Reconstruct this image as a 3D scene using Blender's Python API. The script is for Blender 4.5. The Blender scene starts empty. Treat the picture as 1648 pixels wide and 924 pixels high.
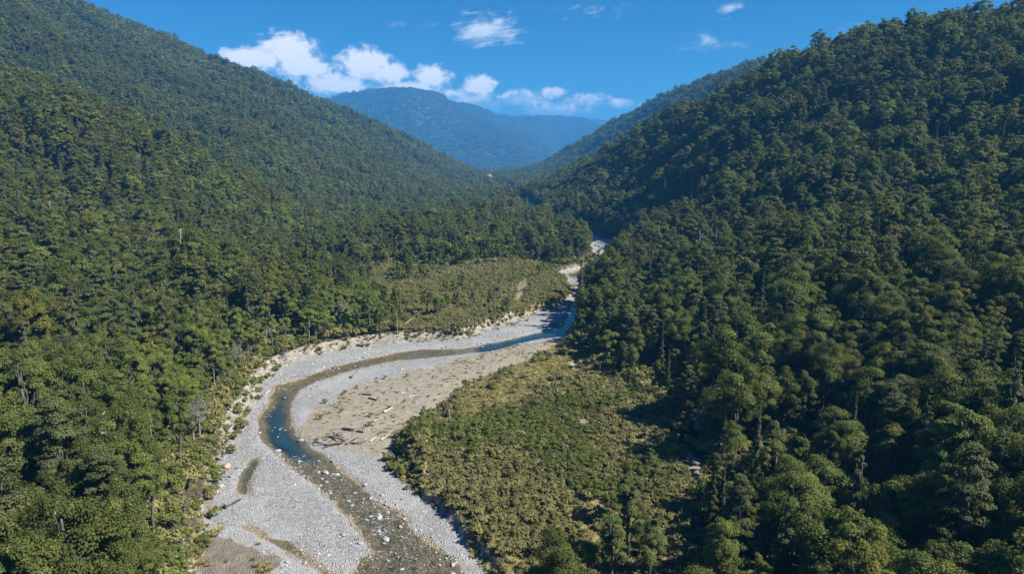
import bpy, math, random, time
import numpy as np
from mathutils import Vector, Matrix

T0 = time.time()
rad = math.radians
sc = bpy.context.scene
COL = sc.collection

# ------------------------------------------------------------------ camera
CAM_H, PITCH, FPX = 72.0, rad(10.4), 1099.0
cam_d = bpy.data.cameras.new('camera')
cam = bpy.data.objects.new('camera', cam_d); COL.objects.link(cam)
cam.location = (0, 0, CAM_H)
cam.rotation_euler = (rad(90) - PITCH, 0, 0)
cam_d.sensor_width = 36.0; cam_d.lens = 36.0 * FPX / 1648.0
cam_d.clip_start = 0.5; cam_d.clip_end = 40000
sc.camera = cam

# ------------------------------------------------------------------ light
SUN_AZ, SUN_EL = rad(104), rad(45)          # azimuth clockwise from +Y: off to the right, a little behind the camera
sdir = Vector((math.cos(SUN_EL) * math.sin(SUN_AZ), math.cos(SUN_EL) * math.cos(SUN_AZ), math.sin(SUN_EL)))
sun_d = bpy.data.lights.new('sun', 'SUN'); sun_d.energy = 5.0; sun_d.angle = rad(0.53); sun_d.color = (1.0, 0.965, 0.89)
sun = bpy.data.objects.new('sun', sun_d); COL.objects.link(sun)
sun.rotation_euler = sdir.to_track_quat('Z', 'Y').to_euler(); sun.location = (300, -100, 500)

W = bpy.data.worlds.new('World'); sc.world = W; W.use_nodes = True
W.cycles.sampling_method = 'MANUAL'; W.cycles.sample_map_resolution = 128

class NT:
    """small helper for writing node graphs"""
    def __init__(s, tree): s.t = tree; s.n = tree.nodes; s.l = tree.links
    def new(s, typ, **kw):
        nd = s.n.new(typ)
        for k, v in kw.items(): setattr(nd, k, v)
        return nd
    def put(s, sock, v):
        if v is None: return
        if hasattr(v, 'is_output'): s.l.new(v, sock)
        elif hasattr(v, 'outputs'): s.l.new(v.outputs[0], sock)
        else:
            if isinstance(v, tuple) and len(v) == 3 and sock.type == 'RGBA': v = v + (1,)
            sock.default_value = v
    def math(s, op, a, b=None, c=None, clamp=False):
        nd = s.new('ShaderNodeMath', operation=op); nd.use_clamp = clamp
        for i, v in enumerate((a, b, c)): s.put(nd.inputs[i], v)
        return nd.outputs[0]
    def mix(s, f, a, b, blend='MIX'):
        nd = s.new('ShaderNodeMix', data_type='RGBA', blend_type=blend)
        s.put(nd.inputs[0], f); s.put(nd.inputs[6], a); s.put(nd.inputs[7], b)
        return nd.outputs[2]
    def ramp(s, v, lo, hi, a=0.0, b=1.0, smooth=True):
        nd = s.new('ShaderNodeMapRange', interpolation_type='SMOOTHSTEP' if smooth else 'LINEAR')
        for i, x in enumerate((v, lo, hi, a, b)): s.put(nd.inputs[i], x)
        return nd.outputs[0]
    def noise(s, vec, scale, detail=4, rough=0.55, dist=0.0, dim='3D'):
        nd = s.new('ShaderNodeTexNoise', noise_dimensions=dim)
        s.put(nd.inputs['Vector'], vec); nd.inputs['Scale'].default_value = scale
        nd.inputs['Detail'].default_value = detail; nd.inputs['Roughness'].default_value = rough; nd.inputs['Distortion'].default_value = dist
        return nd
    def comb(s, x, y, z=0.0):
        nd = s.new('ShaderNodeCombineXYZ')
        for i, v in enumerate((x, y, z)): s.put(nd.inputs[i], v)
        return nd.outputs[0]

# sky: clear Nishita daylight; cumulus bank low over the far ranges, thin streaks of high cloud
SKY_STRENGTH = 0.046
w = NT(W.node_tree); w.n.clear()
sky = w.new('ShaderNodeTexSky', sky_type='NISHITA')
sky.sun_disc = False; sky.sun_elevation = SUN_EL; sky.sun_rotation = SUN_AZ
sky.altitude = 600; sky.air_density = 1.0; sky.dust_density = 0.15; sky.ozone_density = 3.5
tc = w.new('ShaderNodeTexCoord')
sep = w.new('ShaderNodeSeparateXYZ'); w.put(sep.inputs[0], tc.outputs['Generated'])
az = w.math('MULTIPLY', w.math('ARCTAN2', sep.outputs[0], sep.outputs[1]), 57.29578)      # degrees right of the valley axis
el = w.math('MULTIPLY', w.math('ARCSINE', sep.outputs[2]), 57.29578)
sat = w.new('ShaderNodeHueSaturation'); sat.inputs['Saturation'].default_value = 1.35; sat.inputs['Value'].default_value = 1.0
w.put(sat.inputs['Color'], sky.outputs[0])
skycol = w.mix(1.0, sat.outputs[0], (0.27, 0.82, 1.0), 'MULTIPLY')
flat = w.comb(az, w.math('MULTIPLY', el, 1.35), 0.0)
warp = w.noise(flat, 0.55, 5, 0.6).outputs[1]
wv = w.new('ShaderNodeVectorMath', operation='MULTIPLY_ADD'); w.put(wv.inputs[0], warp); wv.inputs[1].default_value = (1.7, 1.7, 0); w.put(wv.inputs[2], flat)
fine = w.noise(wv.outputs[0], 1.0, 9, 0.62).outputs[0]
PUFFS = [(-20.0, 7.6, 2.8, 1.1), (-17.3, 8.4, 2.5, 1.4), (-16.4, 7.2, 2.6, 1.2), (-11.6, 7.5, 2.6, 1.5), (-9.7, 6.9, 1.7, 1.1), (-6.4, 6.7, 1.9, 1.0), (-8.0, 5.6, 3.0, 1.0),
         (-2.6, 6.0, 1.6, 1.0), (-3.5, 4.9, 3.5, 1.0), (0.8, 5.0, 2.2, .8), (3.2, 5.5, 1.3, .55), (6.2, 4.9, 2.3, .6), (8.6, 4.6, 1.6, .5), (3.6, 4.2, 3.5, .7), (10.8, 4.3, 1.3, .45), (-14, 6.0, 3.0, 1.1)]
dens = None; low = None
for a, e, ra, re in PUFFS:
    dx = w.math('DIVIDE', w.math('SUBTRACT', az, a), ra); dy = w.math('DIVIDE', w.math('SUBTRACT', el, e), re)
    d = w.math('SUBTRACT', 1.0, w.math('SQRT', w.math('ADD', w.math('MULTIPLY', dx, dx), w.math('MULTIPLY', dy, dy))))
    d = w.math('MAXIMUM', d, -1.0)
    lit = w.math('ADD', d, w.math('MULTIPLY', dy, 0.9))
    if dens is None: dens, low = d, lit
    else:
        dens = w.math('SMOOTH_MAX', dens, d, 0.15); low = w.math('MAXIMUM', low, w.math('MULTIPLY', lit, 1.0))
cum = w.math('ADD', dens, w.math('MULTIPLY', w.math('SUBTRACT', fine, 0.5), 1.75))
body = w.ramp(w.math('ADD', low, w.math('MULTIPLY', w.math('SUBTRACT', fine, 0.5), 2.6)), 0.25, 1.75)
cum_a = w.math('MULTIPLY', w.ramp(cum, -0.08, w.math('MULTIPLY_ADD', body, -0.25, 0.80)), 0.88)
WHITE, GREYB = (15.0, 14.4, 14.0), (6.0, 7.6, 9.8)
cumcol = w.mix(body, GREYB, WHITE)  # cloud shading put into the colour: sunlit white tops, shaded grey bases
# thin high cloud
sv = w.comb(w.math('MULTIPLY', az, 0.22), w.math('MULTIPLY', w.math('SUBTRACT', el, w.math('MULTIPLY', az, 0.12)), 0.75), 2.7)
cir = w.noise(sv, 1.0, 7, 0.62, 1.4).outputs[0]
wisp = None
for a, e, ra, re, k in [(-1.8, 10.4, 3.8, 1.9, 1.0), (16.8, 11.4, 1.2, 1.0, .75), (-8.5, 10.6, 4.0, .7, .30), (6.0, 11.6, 4.5, 1.2, .28), (15.5, 9.0, 4.5, 1.0, .36), (26.0, 9.2, 3.0, .9, .4), (-27.5, 13.0, 1.6, 1.1, .7)]:
    dx = w.math('DIVIDE', w.math('SUBTRACT', az, a), ra); dy = w.math('DIVIDE', w.math('SUBTRACT', el, e), re)
    d = w.math('MULTIPLY', w.math('SUBTRACT', 1.0, w.math('SQRT', w.math('ADD', w.math('MULTIPLY', dx, dx), w.math('MULTIPLY', dy, dy))), clamp=True), k)
    wisp = d if wisp is None else w.math('MAXIMUM', wisp, d)
wisp_a = w.math('MULTIPLY', w.ramp(w.math('ADD', w.math('MULTIPLY', wisp, 0.95), w.math('MULTIPLY', w.math('SUBTRACT', w.math('MULTIPLY_ADD', fine, 0.35, w.math('MULTIPLY', cir, 0.65)), 0.5), 3.4)), 0.12, 1.15), 0.85)
wisp_a = w.math('MULTIPLY', wisp_a, w.ramp(wisp, 0.0, 0.25))
withw = w.mix(wisp_a, skycol, (11.0, 11.4, 12.0))
final = w.mix(cum_a, withw, cumcol)
bg = w.new('ShaderNodeBackground'); w.put(bg.inputs[0], final); bg.inputs[1].default_value = SKY_STRENGTH
wo = w.new('ShaderNodeOutputWorld'); w.put(wo.inputs[0], bg.outputs[0])

vs = sc.view_settings
vs.view_transform = 'Standard'; vs.look = 'None'; vs.exposure = 1.08; vs.gamma = 1.0; vs.use_curve_mapping = False
sc.render.engine = 'CYCLES'
cy = sc.cycles
cy.max_bounces = 6; cy.diffuse_bounces = 2; cy.glossy_bounces = 2; cy.transmission_bounces = 3; cy.transparent_max_bounces = 8; cy.volume_bounces = 0
cy.caustics_reflective = False; cy.caustics_refractive = False
cy.use_denoising = True

# ------------------------------------------------------------------ surveying helpers
CP, SP = math.cos(PITCH), math.sin(PITCH)
def ray(x, y):
    a, b = (x - 824.0) / FPX, (y - 462.0) / FPX
    return (a, CP - b * SP, -SP - b * CP)
def G(x, y, z=0.0):
    """point of the level z seen in the survey picture at x, y"""
    r = ray(x, y); t = (z - CAM_H) / r[2]
    return (r[0] * t, r[1] * t)
def P(x, y, D, sub=0.0):
    r = ray(x, y); t = D / r[1]
    return (r[0] * t, D, CAM_H + r[2] * t - sub)
def project(X, Y, Z):
    z = Z - CAM_H
    f = Y * CP - z * SP; u = Y * SP + z * CP
    return 824 + FPX * X / f, 462 - FPX * u / f

def hash2(ix, iy, seed):
    h = (ix.astype(np.int64) * 374761393 + iy.astype(np.int64) * 668265263 + seed * 1442695041) & 0xffffffff
    h = ((h ^ (h >> 13)) * 1274126177) & 0xffffffff
    return ((h ^ (h >> 16)) & 0xffff) / 65535.0
def vnoise(x, y, seed=0):
    ix, iy = np.floor(x), np.floor(y); fx, fy = x - ix, y - iy
    fx = fx * fx * fx * (fx * (fx * 6 - 15) + 10); fy = fy * fy * fy * (fy * (fy * 6 - 15) + 10)
    a, b = hash2(ix, iy, seed), hash2(ix + 1, iy, seed); c, d = hash2(ix, iy + 1, seed), hash2(ix + 1, iy + 1, seed)
    return (a + (b - a) * fx) * (1 - fy) + (c + (d - c) * fx) * fy
def fbm(x, y, seed=0, octv=4):
    s = np.zeros_like(x); amp = 0.5; tot = 0
    for o in range(octv):
        s += amp * vnoise(x * 2 ** o + 17.3 * o, y * 2 ** o - 9.1 * o, seed + o); tot += amp; amp *= 0.5
    return s / tot * 2 - 1
def sstep(x, a, b):
    t = np.clip((x - a) / (b - a), 0, 1); return t * t * (3 - 2 * t)

def poly_sd(poly, X, Y):
    """signed distance to a polygon, negative inside"""
    out = np.full(X.shape, 1e9); p = np.array(poly)
    lo, hi = p.min(0) - 90, p.max(0) + 90
    m = (X > lo[0]) & (X < hi[0]) & (Y > lo[1]) & (Y < hi[1])
    x, y = X[m], Y[m]
    d2 = np.full(x.shape, 1e18); ins = np.zeros(x.shape, bool)
    n = len(p)
    for i in range(n):
        ax, ay = p[i]; bx, by = p[(i + 1) % n]
        ex, ey = bx - ax, by - ay
        t = np.clip(((x - ax) * ex + (y - ay) * ey) / (ex * ex + ey * ey + 1e-12), 0, 1)
        d2 = np.minimum(d2, (x - ax - t * ex) ** 2 + (y - ay - t * ey) ** 2)
        c = ((ay > y) != (by > y)) & (x < (bx - ax) * (y - ay) / (by - ay + 1e-12) + ax)
        ins ^= c
    d = np.sqrt(d2); d[ins] *= -1
    out[m] = d
    return out
def GP(pts): return [G(*q) for q in pts]

# ------------------------------------------------------------------ survey of the valley floor
GL = [(946, 384), (952, 398), (958, 412), (955, 425), (925, 434), (895, 440), (893, 445), (915, 452), (913, 461), (923, 475), (905, 490), (880, 499), (857, 503), (843, 511), (818, 522), (784, 532),
      (750, 544), (712, 546), (659, 549), (640, 552), (598, 556), (562, 561), (509, 571), (465, 585), (444, 599), (424, 618), (413, 640), (402, 662), (390, 685), (374, 715), (354, 745), (347, 780), (339, 820), (330, 860), (318, 924), (300, 1050), (280, 1300)]
GR = [(900, 1300), (830, 1050), (792, 924), (777, 905), (757, 880), (737, 850), (712, 825), (690, 808), (668, 795), (652, 772), (632, 757), (625, 745), (640, 715), (652, 690), (690, 672), (730, 645),
      (745, 628), (770, 612), (812, 598), (850, 583), (895, 560), (914, 545), (920, 520), (932, 495), (948, 475), (966, 466), (970, 440), (988, 420), (1000, 408)]
GRAVEL = GP(GL + GR)
WATER = GP([(996, 404), (975, 404), (955, 428), (930, 436), (915, 440), (918, 446), (948, 441), (955, 450), (946, 458), (934, 470), (924, 485), (919, 503), (911, 517), (908, 526), (886, 531), (828, 545), (770, 557), (736, 562), (680, 562), (640, 568), (603, 576), (567, 583), (531, 592), (499, 606),
            (465, 617), (446, 621), (438, 638), (431, 658), (416, 675), (419, 694), (426, 709), (440, 722), (455, 732), (470, 746), (489, 761), (518, 783), (543, 804), (565, 826), (579, 846), (599, 877), (603, 889), (580, 899), (570, 924), (560, 1050),
            (850, 1050), (744, 924), (735, 913), (704, 886), (662, 855), (652, 838), (638, 825), (611, 812), (591, 797), (574, 780), (552, 763), (533, 746), (518, 734), (501, 725), (487, 711), (472, 701), (467, 680), (463, 658), (470, 638),
            (480, 626), (506, 614), (538, 602), (579, 590), (640, 578), (697, 574), (736, 570), (765, 566), (794, 563), (833, 552), (867, 544), (903, 540), (920, 520), (932, 495), (950, 472), (964, 462), (966, 446)])
WATER2 = GP([(382, 843), (409, 846), (436, 863), (470, 867), (489, 884), (514, 904), (545, 923), (600, 1000), (570, 1000), (511, 923), (480, 901), (446, 882), (416, 863), (397, 853)])
POOL = GP([(416, 735), (402, 740), (392, 753), (386, 766), (387, 780), (384, 791), (395, 793), (395, 780), (404, 766), (414, 749)])
DEEP = GP([(446, 640), (440, 660), (432, 690), (445, 718), (470, 735), (500, 728), (488, 712), (468, 700), (462, 680), (458, 655)])
DEEP2 = GP([(908, 530), (886, 533), (828, 547), (780, 557), (784, 562), (833, 550), (867, 543), (903, 538), (918, 520), (928, 495), (922, 492), (914, 517)])  # deeper upstream reach; its body blue also stands in for reflected sky
SAND = GP([(780, 567), (709, 586), (661, 598), (632, 607), (600, 613), (555, 627), (538, 647), (518, 654), (501, 666), (487, 685), (482, 705), (520, 712), (560, 722), (600, 735), (628, 742), (640, 715), (652, 690),
           (690, 672), (730, 645), (770, 612), (812, 598), (850, 583), (895, 560), (905, 546), (867, 548), (833, 556), (800, 566)])
MUD = GP([(322, 880), (349, 860), (380, 869), (409, 882), (431, 896), (450, 911), (470, 940), (480, 1000), (300, 1000)])
GRASS = GP([(640, 712), (652, 690), (690, 672), (730, 645), (770, 612), (812, 598), (850, 583), (895, 560), (935, 566), (948, 598), (935, 622), (893, 638), (853, 656), (800, 674), (765, 688), (728, 702), (690, 706)])
SCRUB_R = GP([(800, 1050), (792, 924), (777, 905), (757, 880), (737, 850), (712, 825), (690, 808), (668, 795), (652, 772), (632, 757), (625, 745), (640, 715), (652, 690), (690, 672), (730, 645), (770, 612), (812, 598), (850, 583), (895, 560),
              (918, 548), (935, 562), (955, 590), (990, 618), (1030, 650), (1065, 680), (1095, 715), (1102, 760), (1105, 800), (1110, 860), (1120, 924), (1140, 1050)])
SCRUB_L = GP([(520, 470), (482, 452), (490, 440), (560, 436), (612, 434), (658, 436), (718, 440), (764, 437), (825, 427), (873, 430), (895, 437), (918, 470), (880, 499), (843, 511), (784, 532), (750, 544), (700, 546), (668, 549), (650, 528), (618, 494), (582, 474)])
def ribbon(pts, wd):
    p = np.array(pts, float); t = np.gradient(p, axis=0); t /= np.linalg.norm(t, axis=1, keepdims=True); nn = np.stack([-t[:, 1], t[:, 0]], 1)
    return [tuple(q) for q in np.vstack([p + nn * wd / 2, (p - nn * wd / 2)[::-1]])]
UPRIVER = ribbon([(92, 545), (84, 600), (60, 690), (40, 820), (26, 980), (8, 1150), (-4, 1350), (-6, 1550), (-2, 1750), (-40, 1950), (-90, 2150)], 20)
TRACK = GP([(850, 458), (843, 475), (838, 495), (830, 500), (834, 480), (842, 462)])
STREAM = GP([(1092, 715), (1105, 725), (1118, 740), (1130, 775), (1122, 790), (1106, 765), (1098, 745)])
RIVULET = GP([(917, 588), (926, 585), (932, 598), (924, 604)])

# ------------------------------------------------------------------ hills: thin-plate surface through surveyed heights
H = 15.0
CTRL = []
def c(x, y, D, sub=H): CTRL.append(P(x, y, D, sub))
def cz(X, Y, Z): CTRL.append((X, Y, Z))
# valley floor (level)
for X, Y, Z in [(0, 20, 0), (0, 45, 0), (-25, 60, 0), (25, 60, 1), (0, 90, 0), (0, 130, 0), (-30, 130, 0), (30, 130, 1), (-60, 215, 1), (0, 200, 0), (-20, 260, 1), (20, 260, 0), (-60, 300, 2), (-20, 330, 1), (20, 320, 0), (38, 380, 0),
                (-50, 380, 2), (10, 420, 1), (-90, 420, 4), (-10, 520, 3), (60, 540, 0), (-60, 600, 5), (20, 700, 3), (60, 640, 2), (-20, 850, 4), (60, 900, 4), (0, 1200, 6), (50, 1300, 7), (-30, 1700, 9), (60, 2000, 10), (20, 2600, 15), (80, 3200, 20), (60, 3700, 26), (200, 4300, 40)]:
    cz(X, Y, Z)
# left bank terrace and near left hillside
for X, Y, Z in [(-45, 60, 9), (-60, 90, 7), (-70, 120, 6), (-90, 150, 7), (-95, 190, 6), (-95, 240, 6), (-85, 300, 5), (-100, 340, 7)]: cz(X, Y, Z)
c(0, 640, 118); c(100, 640, 130); c(250, 600, 165); c(0, 520, 185); c(150, 480, 230); c(300, 480, 240); c(0, 400, 275); c(150, 400, 300); c(300, 400, 330); c(420, 420, 330); c(0, 250, 430); c(150, 300, 420); c(300, 330, 470); c(450, 370, 520)
c(0, 108, 590); c(100, 148, 595); c(200, 190, 600); c(300, 232, 610); c(370, 270, 620); c(440, 318, 640); c(560, 355, 690); c(700, 345, 800); c(800, 330, 900)
# second left range
for x_, y_, D_ in [(70, -2, 1150), (170, 30, 1250), (270, 63, 1350), (380, 93, 1500), (470, 126, 1700), (550, 160, 1900), (640, 205, 2100), (710, 243, 2300), (780, 276, 2500)]: c(x_, y_, D_, 50 - 18 * (D_ > 1900))
c(300, 180, 1000); c(420, 220, 1000); c(0, 70, 900); c(100, 120, 880); c(200, 165, 860); c(300, 212, 840); c(370, 250, 820)
for x_, y_, D_ in [(0, 108, 590), (100, 148, 595), (200, 190, 600), (300, 232, 610), (370, 270, 620)]:
    q_ = P(x_, y_, D_, H); cz(q_[0] * 1.2, q_[1] * 1.2, q_[2] - 52)
c(300, 255, 850); c(450, 290, 900); c(560, 250, 1300); c(600, 310, 1050); c(680, 290, 1400); c(120, 110, 950); c(0, -45, 1050); c(740, 300, 1700); c(560, 200, 1600)
# far ranges
for x, y, D in [(480, 190, 3900), (550, 163, 4300), (600, 139, 4400), (640, 116, 4500), (670, 126, 4500), (700, 147, 4500), (735, 165, 4500), (600, 185, 4050), (690, 195, 4100), (740, 215, 4000), (760, 172, 4500), (820, 200, 4300), (880, 240, 4000), (720, 230, 3700), (640, 220, 3600), (800, 255, 3600),
                (770, 167, 6300), (850, 172, 6300), (930, 182, 6200), (985, 195, 6000), (1080, 190, 6200), (900, 225, 5200), (940, 215, 5600), (830, 190, 5500)]: c(x, y, D * 1.6, 140)
for X, Y, Z in [(-5200, 5200, 560), (5200, 5200, 560), (0, 12300, 600), (4000, 11200, 640), (-4000, 11200, 640), (-7500, 8000, 640), (7500, 8000, 640), (250, 5300, 70)]: cz(X, Y, Z)
# right: near slope, near skyline, second range
for X, Y, Z in [(48, 60, 3), (75, 60, 10), (52, 100, 3), (54, 130, 2.5), (56, 160, 2), (50, 190, 2), (42, 225, 1.5), (33, 262, 1), (34, 285, 1.5)]: cz(X, Y, Z)
c(1648, 800, 92); c(1400, 760, 108); c(1250, 720, 125); c(1648, 640, 118); c(1450, 620, 140); c(1280, 600, 165); c(1130, 600, 190); c(1648, 480, 175); c(1450, 480, 195); c(1250, 480, 225); c(1100, 500, 250); c(1000, 510, 280)
c(1648, 400, 225); c(1450, 400, 245); c(1300, 400, 265); c(1180, 400, 310); c(1080, 400, 360); c(1010, 400, 395); c(1648, 250, 350); c(1450, 250, 400); c(1200, 250, 500); c(1050, 310, 640); c(1130, 340, 460); c(980, 345, 640); c(900, 332, 850)
c(1648, -5, 600, 25); c(1500, 22, 650, 25); c(1400, 42, 690, 25); c(1300, 73, 720, 25); c(1220, 108, 750, 33); c(1160, 138, 790, 30); c(1100, 168, 850); c(1050, 196, 920); c(1000, 228, 1000); c(930, 266, 1150); c(880, 292, 1300)
c(1400, 150, 520); c(1300, 170, 560)
c(1215, 112, 1420, 19); c(1140, 143, 1650, 19); c(1060, 176, 1950, 19); c(980, 200, 2500, 19); c(930, 236, 2900, 22); c(880, 268, 3300, 22)
c(1300, 120, 1400); c(1400, 95, 1400); c(1500, 75, 1400); c(1648, 55, 1400); c(1300, 130, 2000); c(1500, 100, 2000); c(1648, 80, 2200)
for X, Y, Z in [(430, 950, 60), (330, 1150, 50), (260, 1500, 40), (350, 1900, 60), (620, 1100, 120)]: cz(X, Y, Z)
# beyond the picture's sides
for X, Y, Z in [(-180, 60, 45), (-300, 120, 95), (-500, 250, 150), (-900, 500, 260), (-1400, 700, 400), (-3000, 1500, 600), (180, 60, 48), (300, 120, 105), (500, 250, 190), (900, 500, 330), (1400, 700, 450), (3000, 1500, 600), (-120, 20, 30), (120, 20, 30), (-2500, 3200, 700), (2500, 3200, 700)]: cz(X, Y, Z)
CT = np.array(CTRL)
def uv(X, Y): return np.arctan2(X, Y) * 2.2, np.log(np.hypot(X, Y) + 1e-6)
cu, cv = uv(CT[:, 0], CT[:, 1])
def tps(d2): return 0.5 * d2 * np.log(d2 + 1e-12)
N = len(CT)
K = tps((cu[:, None] - cu) ** 2 + (cv[:, None] - cv) ** 2) + np.eye(N) * 0.004
Pm = np.stack([np.ones(N), cu, cv], 1)
A = np.zeros((N + 3, N + 3)); A[:N, :N] = K; A[:N, N:] = Pm; A[N:, :N] = Pm.T
R_c = CT[:, 1] * 0 + np.hypot(CT[:, 0], CT[:, 1])
sol = np.linalg.solve(A, np.concatenate([(CT[:, 2]) / R_c ** 0.6, np.zeros(3)]))
def hills(X, Y):
    sh = X.shape; x, y = X.ravel(), Y.ravel(); out = np.empty(x.size)
    for i in range(0, x.size, 60000):
        a, b = x[i:i + 60000], y[i:i + 60000]
        u, v = uv(a, b)
        k = tps((u[:, None] - cu) ** 2 + (v[:, None] - cv) ** 2)
        out[i:i + 60000] = (k @ sol[:N] + sol[N] + sol[N + 1] * u + sol[N + 2] * v) * np.hypot(a, b) ** 0.6
    return out.reshape(sh)

def zones(X, Y):
    z = {}
    jx = fbm(X / 9, Y / 9, 5, 3) * 1.6 + fbm(X / 2.7, Y / 2.7, 8, 2) * 0.6
    for k, p in (('gravel', GRAVEL), ('water', WATER), ('water2', WATER2), ('pool', POOL), ('deep', DEEP), ('deep2', DEEP2), ('sand', SAND), ('mud', MUD), ('grass', GRASS), ('scrub_r', SCRUB_R), ('scrub_l', SCRUB_L), ('track', TRACK), ('upriver', UPRIVER), ('stream', STREAM), ('rivulet', RIVULET)):
        z[k] = poly_sd(p, X, Y) + jx * (0.5 if k in ('water', 'pool', 'water2', 'rivulet') else 0.8 if k in ('gravel', 'track') else 1.6)
    z['water'] = z['water'] - 0.8
    return z
WL = -0.32                                       # water level
def ground(X, Y, Z=None, want=False):
    z = Z or zones(X, Y)
    h = hills(X, Y)
    r = np.hypot(X, Y)
    amp = sstep(h, 12, 110) * (6 + 17 * sstep(r, 300, 1300) + 22 * sstep(r, 1500, 4000))
    wl = 95 + 120 * sstep(r, 300, 1500) + 200 * sstep(r, 1500, 4000)
    ax, ay = X + 0.45 * Y, Y - 0.2 * X
    g = 0.45 - np.abs(fbm((Y + 0.3 * X) / 190 + 3.1, X / 620, 21, 3)) * 2
    h = h + amp * (g * 0.9 + fbm(X / 60, Y / 60, 31, 3) * 0.5) + sstep(h, 6, 45) * 15 * (0.38 - np.abs(fbm((Y + 0.35 * X) / 82, X / 330 + 7.7, 35, 3)) * 2) * sstep(-r, -1000, -450) + sstep(r, 2500, 5000) * sstep(h, 60, 250) * 95 * (0.35 - 2 * np.abs(fbm(X / 760, Y / 1500 + X / 1400, 77, 4)))
    h = np.where(h > 700, 700 + 130 * np.tanh((h - 700) / 130), h)
    # river corridor: level gravel, cut banks on both sides, terraces behind
    d = z['gravel']
    left = X < np.interp(Y, [60, 110, 150, 200, 250, 280, 330, 400, 460, 600], [-20, -18, -20, -25, -15, 20, 25, 38, 45, 52])
    bank = np.where(left, 3.4 + 2.8 * sstep(-Y, -190, -120), 1.7)
    bw = np.where(left, 3.5 + 5.5 * sstep(-Y, -200, -130), 1.6)
    grassy = sstep(-z['grass'], -2, 3)
    bw = bw + grassy * 8; bank = bank - grassy * 0.7
    jag = fbm(X / 3.1, Y / 3.1, 61, 3)
    terrace = bank * sstep(d + jag * 1.2, 0, bw) + 0.35 * fbm(X / 14, Y / 14, 41, 3) * sstep(d, 0, 12) + sstep(d, 2, 40) * 0.6
    k = sstep(d, 6, 42)
    flat_scrub = np.maximum(sstep(-z['scrub_r'], -6, 10), sstep(-z['scrub_l'], -6, 10))
    k = k * (1 - flat_scrub * 0.85)
    hh = np.where(d < 300, terrace * (1 - k) + np.maximum(h, 0.8) * k, h)
    hh = np.where((d < 300) & (d > 0), hh, hh)
    bed = 0.22 * fbm(X / 16, Y / 16, 51, 3) + 0.10 * fbm(X / 2.2, Y / 2.2, 53, 2)
    bed = bed + 0.45 * sstep(-z['sand'], 0, 10)
    hh = hh + bed * sstep(-d, -1, 2)
    # channels
    dw = np.minimum(np.minimum(z['water'], z['water2'] + 0.3), np.minimum(z['pool'], z['rivulet'] + 0.3))
    shallow = 0.24 + 0.12 * fbm(X / 4.5, Y / 4.5, 91, 3)
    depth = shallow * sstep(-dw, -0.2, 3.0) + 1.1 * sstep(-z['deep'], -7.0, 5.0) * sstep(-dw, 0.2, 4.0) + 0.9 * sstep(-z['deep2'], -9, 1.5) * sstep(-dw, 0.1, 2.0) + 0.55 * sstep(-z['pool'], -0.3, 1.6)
    m = sstep(-dw, -1.8, 0.0)
    hh = hh * (1 - m) + (WL - depth + 0.02) * m
    return (hh, z, dw) if want else hh

# ------------------------------------------------------------------ materials
def mat(name):
    m = bpy.data.materials.new(name); m.use_nodes = True; m.node_tree.nodes.clear()
    return m, NT(m.node_tree)
def out(n, shader, vol=None):
    o = n.new('ShaderNodeOutputMaterial'); n.put(o.inputs[0], shader)
    return o
def bump(n, h, dist, strength=1.0):
    b = n.new('ShaderNodeBump'); n.put(b.inputs['Height'], h); b.inputs['Distance'].default_value = dist; b.inputs['Strength'].default_value = strength
    return b.outputs[0]
def principled(n, col, rough=0.8, spec=0.3, normal=None):
    p = n.new('ShaderNodeBsdfPrincipled'); n.put(p.inputs['Base Color'], col); n.put(p.inputs['Roughness'], rough)
    p.inputs['Specular IOR Level'].default_value = spec
    if normal is not None: n.put(p.inputs['Normal'], normal)
    return p.outputs[0]
def attr(n, name, typ='GEOMETRY'):
    a = n.new('ShaderNodeAttribute', attribute_type=typ); a.attribute_name = name
    return a

def leaf_mat(name, c0, c1, c2, trans=0.25, spec=0.25, rough=0.55):
    """foliage: c0..c1 by tree (tint), c2 mixed in by leaf spray (var)"""
    m, n = mat(name)
    t = attr(n, 'tint', 'INSTANCER').outputs['Fac']; v = attr(n, 'var').outputs['Fac']
    colr = n.mix(t, c0, c1)
    colr = n.mix(n.ramp(v, 0.45, 1.0, 0, 0.75), colr, c2)
    hs = n.new('ShaderNodeHueSaturation'); n.put(hs.inputs['Color'], colr)
    n.put(hs.inputs['Value'], n.math('MULTIPLY_ADD', v, 0.5, 0.77)); n.put(hs.inputs['Hue'], n.math('MULTIPLY_ADD', t, 0.03, 0.485))
    p = principled(n, hs.outputs[0], rough, spec)
    tr = n.new('ShaderNodeBsdfTranslucent'); n.put(tr.inputs[0], n.mix(1.0, hs.outputs[0], (1.25, 1.3, 0.6), 'MULTIPLY'))
    mx = n.new('ShaderNodeMixShader'); mx.inputs[0].default_value = trans
    n.put(mx.inputs[1], p); n.put(mx.inputs[2], tr.outputs[0]); out(n, mx.outputs[0])
    return m
M = {}
M['beech'] = leaf_mat('beech_leaves', (0.080, 0.106, 0.021), (0.155, 0.178, 0.038), (0.200, 0.215, 0.054), 0.38)
M['layer'] = leaf_mat('mountain_beech_leaves', (0.072, 0.090, 0.029), (0.128, 0.142, 0.050), (0.160, 0.172, 0.066), 0.36)
M['olive'] = leaf_mat('olive_leaves', (0.118, 0.124, 0.022), (0.165, 0.152, 0.028), (0.195, 0.186, 0.042), 0.38)
M['bright'] = leaf_mat('bright_leaves', (0.125, 0.165, 0.028), (0.200, 0.225, 0.042), (0.235, 0.255, 0.062), 0.40)
M['spire'] = leaf_mat('conifer_leaves', (0.070, 0.096, 0.025), (0.122, 0.136, 0.038), (0.146, 0.160, 0.047), 0.28)
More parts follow.
